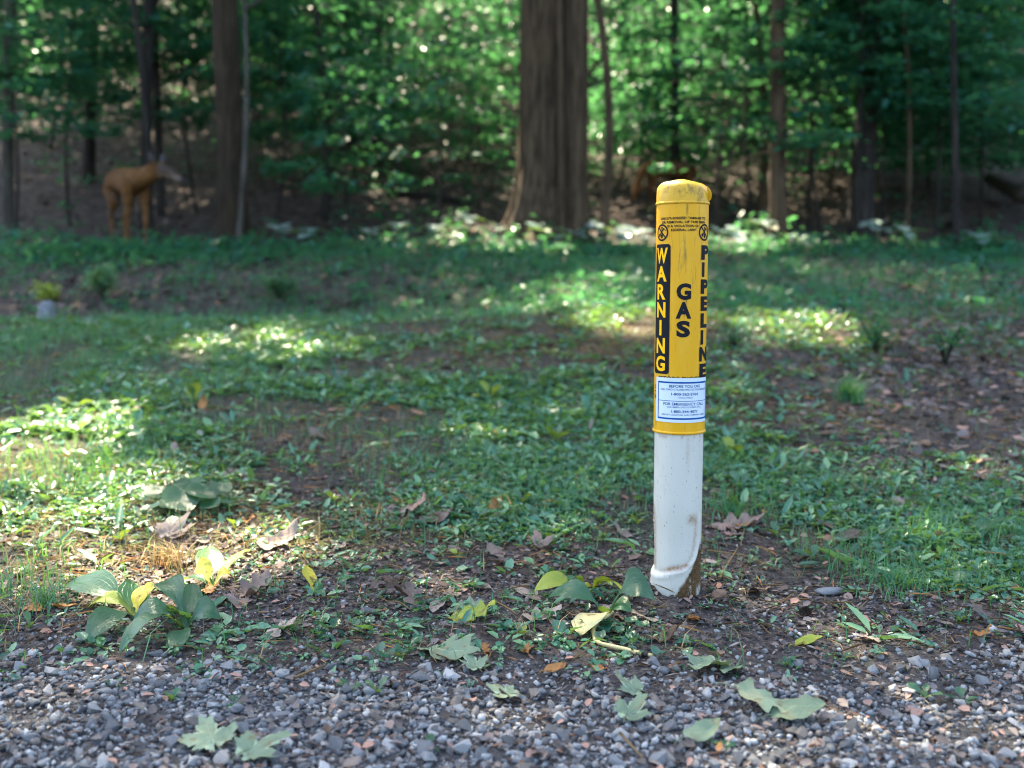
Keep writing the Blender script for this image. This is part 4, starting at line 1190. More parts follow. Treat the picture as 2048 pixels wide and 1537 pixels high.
FALL = [
    ((425, 1505), 'maple', 150, .5, .15, 'paleleaf', 'big pale grey green maple leaf at the bottom left edge', (.25, -.1)),
    ((500, 1522), 'maple', 140, -.9, .12, 'paleleaf', 'second pale maple leaf overlapping the first at the bottom edge', (.1, .15)),
    ((890, 1312), 'oak', 150, -2.0, .25, 'paleleaf', 'long pale grey green oak leaf in the middle gravel', (.1, .15)),
    ((950, 1345), 'maple', 80, .4, .2, 'paleleaf', 'pointed pale green leaf end at the tip of the long oak leaf', (.2, 0)),
    ((1425, 1338), 'maple', 130, 2.4, .28, 'paleleaf', 'pale green leaf with a yellow stalk below the marker', (.15, .1)),
    ((1462, 1350), 'oval', 80, 2.6, .3, 'paleleaf', 'narrow pale leaf tucked under the stalked pale leaf', (.2, .2)),
    ((1255, 1448), 'maple', 110, -.6, .3, 'paleleaf', 'bright pale green leaf in the gravel at the lower middle', (.1, .1)),
    ((1270, 1395), 'maple', 80, .9, .25, 'paleleaf', 'small pale green leaf just above the bright one', (.2, -.1)),
    ((1530, 1425), 'oak', 150, -1.9, .35, 'paleleaf', 'dull green curled leaf casting a dark hollow in the right gravel', (-.3, .1)),
    ((1590, 1445), 'oval', 120, -1.6, .3, 'paleleaf', 'folded half of the dull green curled leaf pair', (.3, .2)),
    ((1400, 1490), 'oval', 90, -1.2, .4, 'paleleaf', 'pale narrow leaf at the bottom middle', (.2, .3)),
    ((1020, 1405), 'maple', 90, 1.2, .15, 'paleleaf', 'flat pale leaf with a dark twig lying on it', (.1, 0)),
    ((940, 1240), 'oak', 110, -1.4, .3, 'yellowleaf', 'yellow green oak leaf in the middle foreground', (.25, .1)),
    ((925, 1225), 'oak', 90, -1.2, .25, 'paleleaf', 'grey green oak leaf behind the yellow green one', (.2, .1)),
    ((835, 1255), 'oval', 60, -1.9, .3, 'plantain', 'dark green oval leaf left of the yellow oak leaf', (.3, .1)),
    ((830, 1212), 'oak', 90, .5, .3, 'brownleaf', 'grey brown pointed oak leaf by the dark curled ones', (.5, .1)),
    ((795, 1196), 'oak', 90, 1.4, .7, 'darkleaf', 'dark brown curled oak leaf standing on edge', (.6, .3)),
    ((500, 1195), 'oak', 110, -1.1, .55, 'brownleaf', 'brown curled leaf pile piece right of the sunlit plantain', (.5, 0)),
    ((478, 1215), 'maple', 90, .8, .4, 'brownleaf', 'sunlit brown leaf lying under the curled one', (.3, .2)),
    ((548, 1272), 'maple', 84, -1.5, .25, 'tanleaf', 'tan pointed maple leaf in front of the lower left plantains', (.3, .1)),
    ((1470, 1058), 'oak', 120, -1.5, .3, 'brownleaf', 'large flat brown leaf right of the white pipe', (.2, .1)),
    ((1700, 1080), 'oval', 80, -1.2, .3, 'brownleaf', 'grey brown leaf at the edge of the right grass', (.2, .1)),
    ((1655, 1060), 'oval', 60, 1.0, .3, 'brownleaf', 'small grey brown leaf left of the one at the grass edge', (.3, .1)),
    ((1760, 1090), 'oval', 46, -.4, .2, 'tanleaf', 'little pale brown leaf on the grass edge', (.2, .1)),
    ((1615, 1290), 'oval', 66, -1.4, .35, 'yellowleaf', 'pale yellow green cupped leaf right of the acorn caps', (.25, 0)),
    ((970, 1308), 'oak', 36, .3, .4, 'orangeleaf', 'bright orange leaf fragment above the long pale leaf', (.5, .2)),
    ((1110, 1350), 'oval', 50, -1.5, .5, 'orangeleaf', 'orange spotted curled leaf in the gravel', (.3, .3)),
    ((1330, 1285), 'oak', 90, -1.9, .4, 'darkleaf', 'dark rusty torn leaf between the cord and the marker', (.4, .2)),
    ((640, 880), 'oval', 60, 1.1, .3, 'brownleaf', 'grey leaf on the lawn behind the bare strip', (.3, .1)),
    ((245, 835), 'oak', 90, -1.5, .3, 'brownleaf', 'long grey brown leaf lying on the left lawn', (.2, .1)),
    ((405, 815), 'oval', 34, .2, .5, 'orangeleaf', 'small rusty leaf standing beside the tall yellow weed', (.8, .1)),
    ((350, 905), 'oval', 40, .5, .4, 'tanleaf', 'tan scrap of leaf right of the left lawn edge', (.4, .2)),
    ((810, 1030), 'oak', 100, -1.7, .4, 'brownleaf', 'grey brown oak leaf across the bare strip', (.3, .2)),
    ((870, 1045), 'oval', 90, -1.3, .3, 'brownleaf', 'grey folded leaf at the right of the bare strip', (.3, .1)),
    ((340, 1075), 'maple', 110, -.4, .25, 'tanleaf', 'broad grey leaf behind the sunlit plantain', (.35, .1)),
    ((560, 1095), 'oval', 100, -1.0, .5, 'tanleaf', 'sun bleached curled leaf right of the sunlit plantain', (.4, .2)),
    ((960, 1180), 'oval', 60, 1.2, .3, 'tanleaf', 'pale flat leaf in the middle soil', (.1, .1)),
    ((990, 1110), 'oval', 60, .6, .3, 'brownleaf', 'brown leaf beside the little yellow green rosette', (.3, .1)),
    ((1080, 1100), 'maple', 70, .3, .4, 'brownleaf', 'brown leaf behind the fresh seedling', (.4, .2)),
    ((1255, 1078), 'maple', 60, 1.0, .3, 'brownleaf', 'pointed grey brown leaf touching the white pipe at the left', (.3, .1)),
    ((990, 1030), 'oval', 50, .2, .5, 'orangeleaf', 'ribbed reddish brown leaf standing in the green cover', (.9, 0)),
    ((1080, 1240), 'oak', 90, -1.2, .2, 'tanleaf', 'pale dry leaf left of the dark cupped plantain leaf', (.1, .1)),
    ((1050, 1190), 'oval', 70, .8, .2, 'tanleaf', 'flat pale leaf scrap beside the yellow green plantain', (.1, .1)),
    ((1740, 1285), 'oval', 56, 1.3, .1, 'tanleaf', 'creamy flat leaf scrap on the right soil', (.1, .1)),
    ((1960, 1240), 'oak', 90, .4, .5, 'brownleaf', 'twisted brown leaf at the right edge', (.4, .3)),
    ((1250, 540), 'oval', 40, .4, .3, 'orangeleaf', 'rusty leaf at the edge of the wood', (.3, 0)),
    ((180, 655), 'maple', 40, .4, .3, 'paleleaf', 'pale leaf lying on the lawn crest', (.5, 0)),
    ((1000, 930), 'oak', 60, .9, .3, 'paleleaf', 'pale folded leaf in the green cover left of the marker', (.3, .2)),
]
for a in FALL:
    fallen(a[0], a[1], a[2], a[3], a[4], a[5], a[6], a[7] if len(a) > 7 else (0, 0))
LAND = [((272, 1240), 'lower left plantains'), ((424, 1186), 'upright sunlit plantain'), ((1190, 1220), 'plantains by the marker'), ((1361, 1205), 'marker foot'), ((1240, 1300), 'yellow cord'), ((370, 1035), 'violet clump'), ((668, 1010), 'rosette on the bare strip'),
        ((800, 1200), 'dark curled oak leaves'), ((890, 1312), 'long pale oak leaf'), ((1550, 1430), 'dull green curled leaf'), ((1255, 1445), 'bright pale leaf'), ((1590, 1215), 'acorn caps'), ((1800, 1170), 'right grass tuft'), ((460, 1505), 'bottom left maple leaves'), ((1850, 1400), 'right gravel seedling'), ((1470, 960), 'weeds right of the marker'), ((345, 1405), 'left gravel rosette')]
LW = [(gpos(*a), n_) for a, n_ in LAND]
used = set()
made = 0
rr = random.Random(99)
for _ in range(700):
    if made >= 130:
        break
    y = math.sqrt(rr.uniform(1.25 ** 2, 3.4 ** 2)); x = rr.uniform(-.53, .53) * y
    if (x - PX) ** 2 + (y - PYY) ** 2 < .02:
        continue
    w = .35 + .5 * float(bare(x, y)) + .15 * float(gravelly(x, y)) - .3 * float(grassy(x, y))
    if rr.random() > w:
        continue
    kind = rr.choice(['oak', 'oval', 'oval', 'maple'])
    mt = rr.choice(['brownleaf', 'brownleaf', 'darkleaf', 'tanleaf', 'brownleaf', 'tanleaf', 'orangeleaf'])
    Lm = rr.uniform(.018, .062) if y > 1.75 else rr.uniform(.012, .036)
    cu = rr.uniform(.05, .6)
    nm = min(LW, key=lambda q_: (q_[0][0] - x) ** 2 + (q_[0][1] - y) ** 2)
    dx, dy = x - nm[0][0], y - nm[0][1]
    rel = ('right of' if dx > 0 else 'left of') if abs(dx) > abs(dy) else ('behind' if dy > 0 else 'in front of')
    lab = '%s %s %s leaf %s the %s' % ('tiny' if Lm < .024 else 'small' if Lm < .04 else 'larger', 'curled' if cu > .35 else 'flat', {'brownleaf': 'grey brown', 'darkleaf': 'dark brown', 'tanleaf': 'tan', 'orangeleaf': 'rusty'}[mt] + ' ' + {'oak': 'lobed', 'oval': 'oval', 'maple': 'pointed'}[kind], rel, nm[1])
    if lab in used:
        continue
    used.add(lab); made += 1
    fallen(None, kind, 0, rr.uniform(0, 6.3), cu, mt, lab, (rr.uniform(-.25, .35), rr.uniform(-.3, .3)), pos=np.array([x, y, float(H(x, y))]), Lm=Lm, lift=.004, group='small dead leaves scattered on the ground')

# ------------------------------------------------------------------ the pipeline marker
post = thing('pipeline_marker', (PX, PYY, float(H(PX, PYY)) * 0), 'yellow and white gas pipeline marker post with black lettering', 'marker post')
R0 = .0500
ZC, ZR = .809, .357
def polar(phi, z, r):
    """phi 0 faces the camera, positive to its right"""
    return (r * math.sin(phi + PHI0), -r * math.cos(phi + PHI0), z)
PHI0 = math.atan2(PX, PYY) * -1 * -1 * -1        # turn so that phi 0 points at the camera
def yellow_material():
    t = NT('yellow_plastic')
    o = t.coord('Object')
    base = t.mix(t.noise(o, 14, 4), (.72, .345, .002), (.78, .40, .005))
    fade = t.ramp(t.noise(t.mapped(o, (40, 40, 6)), 1, 5, .6), [(.45, 0.0), (.75, .45)])
    c = t.mix(fade, base, (.78, .50, .06))
    streak = t.ramp(t.noise(t.mapped(o, (90, 90, 11), (3, 1, 2)), 1, 6, .7), [(.57, 0.0), (.70, .75)])
    c = t.mix(streak, c, (.16, .10, .02))
    speck = t.ramp(t.noise(o, 260, 3, .6), [(.70, 0.0), (.76, .8)])
    c = t.mix(speck, c, (.10, .07, .03))
    t.base(c)
    t.setp(Roughness=.42)
    t.p.inputs['Specular IOR Level'].default_value = .32
    t.p.inputs['Subsurface Weight'].default_value = 0.0
    t.bump(t.noise(o, 60, 4), .12, .002)
    return t.m
def cap_material():
    t = NT('weathered_yellow_cap')
    o = t.coord('Object')
    c = t.mix(t.noise(o, 22, 4), (.62, .33, .004), (.72, .41, .012))
    d = t.ramp(t.noise(t.mapped(o, (60, 60, 34)), 1, 7, .75), [(.50, 0.0), (.66, .8)])
    c = t.mix(d, c, (.14, .085, .015))
    pale = t.ramp(t.noise(o, 35, 5, .7), [(.58, 0.0), (.72, .5)])
    c = t.mix(pale, c, (.80, .58, .14))
    t.base(c); t.setp(Roughness=.45)
    t.bump(t.noise(o, 90, 5), .3, .002)
    return t.m
def pipe_material():
    t = NT('dirty_white_plastic')
    o = t.coord('Object')
    c = t.mix(t.noise(t.mapped(o, (25, 25, 5)), 1, 4), (.56, .545, .47), (.62, .605, .525))
    st = t.ramp(t.noise(t.mapped(o, (120, 120, 22)), 1, 6, .7), [(.54, 0.0), (.78, .42)])
    c = t.mix(st, c, (.42, .37, .29))
    speck = t.ramp(t.noise(t.mapped(o, (1, 1, .45)), 330, 3, .65), [(.655, 0.0), (.70, .85)])
    c = t.mix(speck, c, (.05, .045, .04))
    n2 = t.noise(o, 190, 6, .7)
    rust = t.math('MULTIPLY', t.attr('rust'), t.ramp(n2, [(.35, .3), (.6, 1.0)]), True)
    c = t.mix(rust, c, (.27, .125, .035))
    mud = t.math('MULTIPLY', t.attr('mud'), t.ramp(t.noise(t.mapped(o, (1, 1, .5)), 70, 5, .65), [(.30, .35), (.42, 1.0)]), True)
    mudc = t.ramp(t.noise(t.mapped(o, (1, 1, .6)), 130, 6, .75), [(.32, (.030, .018, .009)), (.55, (.115, .064, .022)), (.8, (.20, .125, .055))])
    c = t.mix(mud, c, mudc)
    t.base(c)
    t.setp(Roughness=.45)
    t.p.inputs['Specular IOR Level'].default_value = .4
    t.bump(t.math('ADD', n2, t.math('MULTIPLY', t.noise(t.mapped(o, (200, 200, 40)), 1, 3), .25)), .12, .002)
    return t.m
M['yellow'], M['cap'], M['pipe'] = yellow_material(), cap_material(), pipe_material()
M['mudc'] = stone_material('caked_mud', [(0, (.045, .026, .012)), (.6, (.12, .068, .026)), (1, (.19, .12, .055))], 200, .95)

# white pipe with the gouged foot
nth_, nz_ = 112, 150
V, Fc, rust, mud = [], [], [], []
zz = np.concatenate([np.linspace(-.06, .25, 120), np.linspace(.255, ZR + .001, 30)])
for z in zz:
    for k in range(nth_):
        ph = -PI + 2 * PI * k / nth_
        deg = math.degrees(ph)
        r_ = R0 - .0012
        # boundary of the scoop: right edge at 58 degrees high up, curving to the left lower down
        edge = float(np.interp(z, [.060, .068, .075, .084, .098, .118, .145, .2], [-80, -30, 8, 26, 42, 53, 58, 60]))
        emud = float(np.interp(z, [-.06, 0, .02, .04, .06, .08, .10, .12, .14], [-48, -24, -10, 5, 20, 35, 49, 60, 66]))
        lipz = .072 + .008 * math.sin(ph * 2 + .6)
        inside = float(sstep(6, -6, deg - edge)) * float(sstep(-150, -120, deg)) * float(sstep(.215, .120, z)) * float(sstep(lipz - .002, lipz + .004, z))
        r_ -= .0042 * inside
        ridge = math.exp(-((deg - edge - 3) / 5) ** 2) * float(sstep(.2, .17, z)) * float(sstep(.05, .075, z))
        r_ += .0022 * ridge
        # lip and flaring foot on the left
        left = float(sstep(12, -22, deg - emud)) * float(sstep(-170, -130, deg))
        r_ += left * (.0022 * math.exp(-((z - lipz + .006) / .006) ** 2) + .0036 * float(sstep(.070, .04, z)) * float(sstep(30, -60, deg)) + .001 * float(sstep(.07, .06, z)))
        jag = .0012 * float(vnoise(np.array(deg * .21), np.array(z * 300), 4)) * math.exp(-((deg + 84) / 14) ** 2) * float(sstep(.2, .17, z)) * float(sstep(.06, .08, z))
        r_ += jag * 2.2
        V.append(polar(ph, z, r_))
        rs = .9 * math.exp(-((deg - 38) / 13) ** 2 - ((z - .182) / .010) ** 2) + 1.1 * math.exp(-((deg + 5) / 34) ** 2 - ((z - lipz - .007) / .0055) ** 2) + .55 * math.exp(-((deg - edge + 7) / 6) ** 2) * float(sstep(.2, .17, z)) * float(sstep(.06, .09, z))
        rs += .75 * math.exp(-((deg + 76) / 10) ** 2) * float(sstep(.215, .19, z)) * float(sstep(.06, .08, z)) + .8 * math.exp(-((z - ZR + .008) / .003) ** 2) * float(vnoise(np.array(deg * .1), np.array(3.0), 2) > .45) * .8
        rs += .35 * math.exp(-((deg - 22) / 5) ** 2 - ((z - .32) / .03) ** 2)
        rust.append(min(1, rs))
        md = float(sstep(0, 9, deg - emud + 5 * float(vnoise(np.array(deg * .15), np.array(z * 90), 5)))) * float(sstep(.142, .11, z)) * float(sstep(150, 110, deg))
        md = max(md, .9 * float(sstep(.012, .0, z)))
        md *= 1 - .85 * float(sstep(52, 60, deg)) * float(sstep(.05, .03, z)) * float(vnoise(np.array(deg * .5), np.array(z * 120), 8) > .4)
        mud.append(md)
for i in range(len(zz) - 1):
    for k in range(nth_):
        k2 = (k + 1) % nth_
        Fc.append((i * nth_ + k, i * nth_ + k2, (i + 1) * nth_ + k2, (i + 1) * nth_ + k))
new_mesh('pipe', V, Fc, M['pipe'], True, post, {'rust': ('POINT', rust), 'mud': ('POINT', mud)})

mv, mf = [], []
rr = random.Random(17)
for _ in range(230):
    z = rr.uniform(-.004, .125) ** 1.0
    e_ = float(np.interp(z, [-.06, 0, .02, .04, .06, .08, .10, .12, .14], [-48, -24, -10, 5, 20, 35, 49, 60, 66]))
    dg_ = e_ + 5 + abs(rr.gauss(0, 20))
    if z < .045 and dg_ > 46 and rr.random() < .85:
        continue
    rad_ = rr.uniform(.0010, .0030)
    c_ = polar(math.radians(dg_), z, R0 - .0016 + rad_ * .2)
    sv_, st_ = STONE_NP[rr.randrange(14)]
    n0 = len(mv)
    mv += [(c_[0] + p[0] * rad_, c_[1] + p[1] * rad_, c_[2] + p[2] * rad_ * 1.3) for p in sv_]
    mf += [tuple(int(i) + n0 for i in t_) for t_ in st_]
tag(new_mesh('mud_crust', mv, mf, M['mudc'], False, post, {'tint': ('FACE', [rr.random() for _ in mf])}), kind='stuff')

def lathe(name, prof, mat, parent, seg=96, close_top=False, deform=None):
    V, Fc = [], []
    for (r_, z) in prof:
        for k in range(seg):
            ph = -PI + 2 * PI * k / seg
            rr_, z2 = (r_, z) if deform is None else deform(ph, r_, z)
            V.append(polar(ph, z2, rr_))
    n_ = len(prof)
    for i in range(n_ - 1):
        for k in range(seg):
            k2 = (k + 1) % seg
            Fc.append((i * seg + k, i * seg + k2, (i + 1) * seg + k2, (i + 1) * seg + k))
    if close_top:
        V.append((0, 0, prof[-1][1])); c = len(V) - 1
        for k in range(seg):
            Fc.append(((n_ - 1) * seg + k, (n_ - 1) * seg + (k + 1) % seg, c))
    return new_mesh(name, V, Fc, mat, True, parent)
def ring_prof(z, r_, h, out):
    return [(r_, z - h), (r_ + out * .7, z - h * .8), (r_ + out, z - h * .3), (r_ + out, z + h * .3), (r_ + out * .7, z + h * .8), (r_, z + h)]
RS = R0 + .0012
sleeve = lathe('sleeve', [(RS, ZR + .003), (RS, ZR + .03), (RS - .0002, .5), (RS, .65), (RS, .795), (RS, ZC + .004)], M['yellow'], post)
lathe('bead', ring_prof(ZR, RS - .001, .0032, .0032), M['yellow'], post)
def capdef(ph, r_, z):
    d = math.degrees(ph)
    if z > ZC + .015:
        z -= .0035 * float(sstep(-10, 70, d)) * float(sstep(.83, .85, z))
        r_ += .0010 * math.sin(3 * ph + 1) * float(sstep(.82, .835, z))
        tear = math.exp(-((d - 62) / 7) ** 2) * math.exp(-((z - .842) / .006) ** 2)
        r_ -= .004 * tear
    return r_, z
prof = [(RS + .0003, ZC)]
prof += [(RS + .0004, ZC + .012), (RS - .0006, ZC + .024)]
for i in range(1, 12):
    a = i / 11 * PI / 2
    prof.append((RS - .0006 - .022 * (1 - math.cos(a)), ZC + .0255 + .0185 * math.sin(a)))
prof += [(.02, ZC + .0462), (.008, ZC + .0475)]
cap = lathe('cap', prof, M['cap'], post, 96, True, capdef)
lathe('bead', ring_prof(ZC, RS - .0008, .0030, .0028), M['cap'], post)
# torn flap sticking out of the right of the cap
fv, ff = [], []
for i in range(6):
    t = i / 5
    for j in range(4):
        q_ = j / 3
        ph = math.radians(64 + 14 * t)
        r_ = RS + .0002 + .0095 * (q_ ** 1.3) * math.sin(PI * min(1, t * .9 + .1)) ** .7 * t ** .3
        fv.append(polar(ph, .838 - .026 * t + .003 * q_ * (1 - t), r_))
for i in range(5):
    for j in range(3):
        a = i * 4 + j
        ff.append((a, a + 1, a + 5, a + 4))
fl = new_mesh('torn_flap', fv, ff, M['cap'], True, cap)
sm = fl.modifiers.new('thick', 'SOLIDIFY'); sm.thickness = .0012

# lettering
def ink_material(name, c, wear, under, sc=220):
    t = NT(name)
    o = t.coord('Object')
    w = t.ramp(t.noise(t.mapped(o, (1, 1, .55)), sc, 4, .65), [(wear, 0.0), (wear + .05, 1.0)])
    sh = t.mix(t.noise(o, 60, 4), c, tuple(x * 1.6 + .004 for x in c))
    t.base(t.mix(w, sh, under))
    t.setp(Roughness=.6)
    t.p.inputs['Specular IOR Level'].default_value = .06
    return t.m
YEL = (.78, .42, .008)
M['ink'] = ink_material('black_print', (.010, .011, .014), .70, YEL)
M['inkworn'] = ink_material('worn_black_print', (.012, .013, .015), .60, YEL, 150)
M['inkyel'] = ink_material('yellow_print', YEL, .74, (.10, .08, .03))
M['blue'] = ink_material('blue_print', (.004, .058, .235), .80, (.5, .6, .68))
M['bluetext'] = ink_material('blue_text', (.02, .06, .18), .76, (.5, .6, .68))
def sticker_material():
    t = NT('white_sticker')
    o = t.coord('Object')
    t.base(t.mix(t.noise(o, 40, 4), (.60, .70, .78), (.68, .77, .84)))
    t.setp(Roughness=.3)
    return t.m
M['sticker'] = sticker_material()

def glyphs(text, bold=0.0, spacing=1.0):
    cu = bpy.data.curves.new('text', 'FONT')
    cu.body = text
    cu.size = 1
    cu.offset = bold
    cu.space_character = spacing
    cu.resolution_u = 4
    cu.fill_mode = 'FRONT'
    ob = bpy.data.objects.new('text', cu)
    COL.objects.link(ob)
    bpy.context.view_layer.update()
    dg = bpy.context.evaluated_depsgraph_get()
    me = bpy.data.meshes.new_from_object(ob.evaluated_get(dg))
    bpy.data.objects.remove(ob)
    bpy.data.curves.remove(cu)
    return me
def flat_to_bm(items):
    """items: list of (mesh, x centre, z centre, width or None, height); returns one bmesh in metres along the surface"""
    bm = bmesh.new()
    for me, cx, cz, w, h in items:
        co = np.empty(len(me.vertices) * 3, np.float32); me.vertices.foreach_get('co', co)
        co = co.reshape(-1, 3)
        lo, hi = co.min(0), co.max(0)
        sy = h / max(hi[1] - lo[1], 1e-6)
        sx = (w / max(hi[0] - lo[0], 1e-6)) if w else sy
        vs = [bm.verts.new(((p[0] - (lo[0] + hi[0]) / 2) * sx + cx, (p[1] - (lo[1] + hi[1]) / 2) * sy + cz, 0)) for p in co]
        for p in me.polygons:
            try:
                bm.faces.new([vs[i] for i in p.vertices])
            except ValueError:
                pass
    return bm
def wrap(name, bm, r_, mat, parent, step=.0035, x0=-.09, x1=.09):
    xs = np.arange(x0, x1, step)
    for xv in xs:
        bmesh.ops.bisect_plane(bm, geom=bm.verts[:] + bm.edges[:] + bm.faces[:], plane_co=(float(xv), 0, 0), plane_no=(1, 0, 0))
    for v in bm.verts:
        v.co = polar(v.co.x / r_, v.co.y, r_)
    bm.normal_update()
    me = bpy.data.meshes.new(name)
    bm.to_mesh(me); bm.free()
    me.materials.append(mat)
    ob = bpy.data.objects.new(name, me)
    COL.objects.link(ob)
    ob.parent = parent
    return ob
def rect_bm(boxes, rad=0):
    bm = bmesh.new()
    for (xa, xb, za, zb) in boxes:
        if rad:
            pts = []
            for cx, cz, a0 in ((xb - rad, zb - rad, 0), (xa + rad, zb - rad, 90), (xa + rad, za + rad, 180), (xb - rad, za + rad, 270)):
                for k in range(6):
                    a = math.radians(a0 + 18 * k)
                    pts.append((cx + rad * math.cos(a), cz + rad * math.sin(a), 0))
        else:
            pts = [(xa, za, 0), (xb, za, 0), (xb, zb, 0), (xa, zb, 0)]
        bm.faces.new([bm.verts.new(p) for p in pts])
    return bm
D = math.radians
arc = lambda deg: RS * D(deg)
# black panel with WARNING
wrap('warning_panel', rect_bm([(arc(-74), arc(-25), .474, .729)], .006), RS + .0005, M['ink'], sleeve)
its = []
zt = .722; hh = .0305; gap = .0049
for i, ch in enumerate('WARNING'):
    w = {'W': .0320, 'A': .0290, 'R': .0250, 'N': .0255, 'I': .0062, 'G': .0270}[ch]
    its.append((glyphs(ch, .034), arc(-50), zt - hh / 2 - i * (hh + gap), w, hh))
wrap('warning_lettering', flat_to_bm(its), RS + .0009, M['inkyel'], sleeve)
its = []
for i, ch in enumerate('GAS'):
    its.append((glyphs(ch, .048), arc(6), .6365 - i * .0365, {'G': .029, 'A': .031, 'S': .027}[ch], .0325))
wrap('gas_lettering', flat_to_bm(its), RS + .0006, M['ink'], sleeve)
its = []
for i, ch in enumerate('PIPELINE'):
    w = {'P': .0300, 'I': .0085, 'E': .0285, 'L': .0275, 'N': .0310}[ch]
    its.append((glyphs(ch, .052), arc(64) + (-.008 if ch == 'I' else 0), .7125 - i * .0332, w, .0285))
wrap('pipeline_lettering', flat_to_bm(its), RS + .0006, M['ink'], sleeve)
its = []
for i, (tx, w) in enumerate([('UNAUTHORIZED DAMAGE TO', .1000), ('OR REMOVAL OF THIS SIGN', .0960), ('IS A VIOLATION OF', .0660), ('FEDERAL LAW', .0500)]):
    its.append((glyphs(tx, .035), arc(3), .7785 - i * .0076, w, .0050))
wrap('notice_lettering', flat_to_bm(its), RS + .0006, M['inkworn'], sleeve)
wrap('covered_lettering', flat_to_bm([(glyphs('BEFORE DIGGING', .02), arc(8), .4655, .110, .0085)]), RS + .0005, M['inkworn'], sleeve)
wrap('side_lettering', flat_to_bm([(glyphs('Z', .02), arc(-69), .447, .006, .007), (glyphs('I', .02), arc(-69), .438, .006, .002), (glyphs('N', .02), arc(-69), .428, .006, .008)]), RS + .0006, M['inkworn'], sleeve)
# no digging symbols
def symbol(cdeg):
    bm = bmesh.new()
    cx, cz, Ro, Ri = arc(cdeg), .7515, .0165, .0132
    def poly(pts):
        try:
            bm.faces.new([bm.verts.new((cx + x, cz + y, 0)) for x, y in pts])
        except ValueError:
            pass
    ns = 32
    for k in range(ns):
        a, b = 2 * PI * k / ns, 2 * PI * (k + 1) / ns
        poly([(Ri * math.cos(a), Ri * math.sin(a)), (Ro * math.cos(a), Ro * math.sin(a)), (Ro * math.cos(b), Ro * math.sin(b)), (Ri * math.cos(b), Ri * math.sin(b))])
    def bar(x0, y0, x1, y1, w):
        d = Vector((x1 - x0, y1 - y0)); nn = Vector((-d.y, d.x)).normalized() * w / 2
        poly([(x0 - nn.x, y0 - nn.y), (x1 - nn.x, y1 - nn.y), (x1 + nn.x, y1 + nn.y), (x0 + nn.x, y0 + nn.y)])
    c45 = Ri * .7071
    bar(-c45, c45, c45, -c45, .0028)
    bar(0, .0095, 0, -.004, .0022)                       # shovel handle
    bar(-.0022, .0100, .0022, .0100, .0016)
    poly([(-.0024, -.004), (.0024, -.004), (.0026, -.009), (0, -.012), (-.0026, -.009)])
    bar(-.0075, -.0055, .0060, .0080, .0022)             # pick handle
    poly([(.0005, .0085), (.0060, .0082), (.0108, .0040), (.0112, .0018), (.0080, .0052), (.0040, .0060)])
    poly([(-.0095, -.0075), (-.0060, -.0085), (-.0030, -.0040), (-.0060, -.0015), (-.0090, -.0030)])
    return wrap('symbol', bm, RS + .00065, M['ink'], sleeve)
symbol(-50); symbol(57)
# the blue and white sticker
stk = wrap('sticker', rect_bm([(arc(-63), arc(84), .3785, .4670)]), RS + .0009, M['sticker'], post)
b = .0030
xa, xb, za, zb = arc(-55), arc(80), .3845, .4595
wrap('border', rect_bm([(xa, xb, zb - b * 1.1, zb), (xa, xb, za, za + b * 1.1), (xa, xa + b * .8, za + b * 1.1, zb - b * 1.1), (xb - b, xb, za + b * 1.1, zb - b * 1.1), (xa + b * .8, xb - b, .4208, .4219)]), RS + .0012, M['blue'], stk)
its = []
for (tx, z_, w, h_, bo) in [('BEFORE YOU DIG', .4507, .066, .0056, .02), ('CALL OHIO UTILITIES PROTECTION SERVICE', .4441, .106, .0037, .01), ('1-800-362-2764', .4352, .056, .0055, .02), ('(TOLL FREE)', .4277, .030, .0038, .005),
                            ('FOR EMERGENCY CALL', .4154, .090, .0056, .015), ('COLUMBIA GAS OF OHIO, INC.', .4090, .074, .0037, .005), ('1-800-344-4077', .4006, .056, .0055, .02), ('(REPORT LOCATION AND COMPANY NAME)', .3935, .098, .0037, .01)]:
    its.append((glyphs(tx, bo), arc(13), z_, w, h_))
wrap('sticker_lettering', flat_to_bm(its), RS + .0012, M['bluetext'], stk)

# ------------------------------------------------------------------ small things by the marker
cordm = NT('cream_yellow_sheath')
cordm.base(cordm.mix(cordm.noise(cordm.coord(), 60, 4), (.56, .42, .16), (.68, .55, .26))); cordm.setp(Roughness=.45)
blk = NT('black_tape'); blk.base((.02, .02, .022)); blk.setp(Roughness=.5)
uvs = [(1224, 1237), (1206, 1250), (1192, 1262), (1186, 1276), (1190, 1288), (1202, 1296), (1225, 1302), (1252, 1307), (1275, 1313), (1290, 1317), (1306, 1319)]
pts = [gpos(*p) + np.array([0, 0, .012 if i < 4 else .007]) for i, p in enumerate(uvs)]
cordt = thing('cord', pts[5], 'cream yellow cord curving across the soil below the plantain', 'cord')
fine = []
for i in range(len(pts) - 1):
    for s in (0, .34, .67):
        fine.append(pts[i] * (1 - s) + pts[i + 1] * s)
fine.append(pts[-1])
fine = [p - pts[5] for p in fine]
v, f = tube(fine[:-3], [.0040] * (len(fine) - 3), 10); new_mesh('sheath', v, f, cordm.m, True, cordt)
v, f = tube(fine[-5:-2], [.0043] * 3, 10); new_mesh('black_tape', v, f, blk.m, True, cordt)
v, f = tube(fine[-3:], [.0032] * 3, 10); new_mesh('tip', v, f, cordm.m, True, cordt)

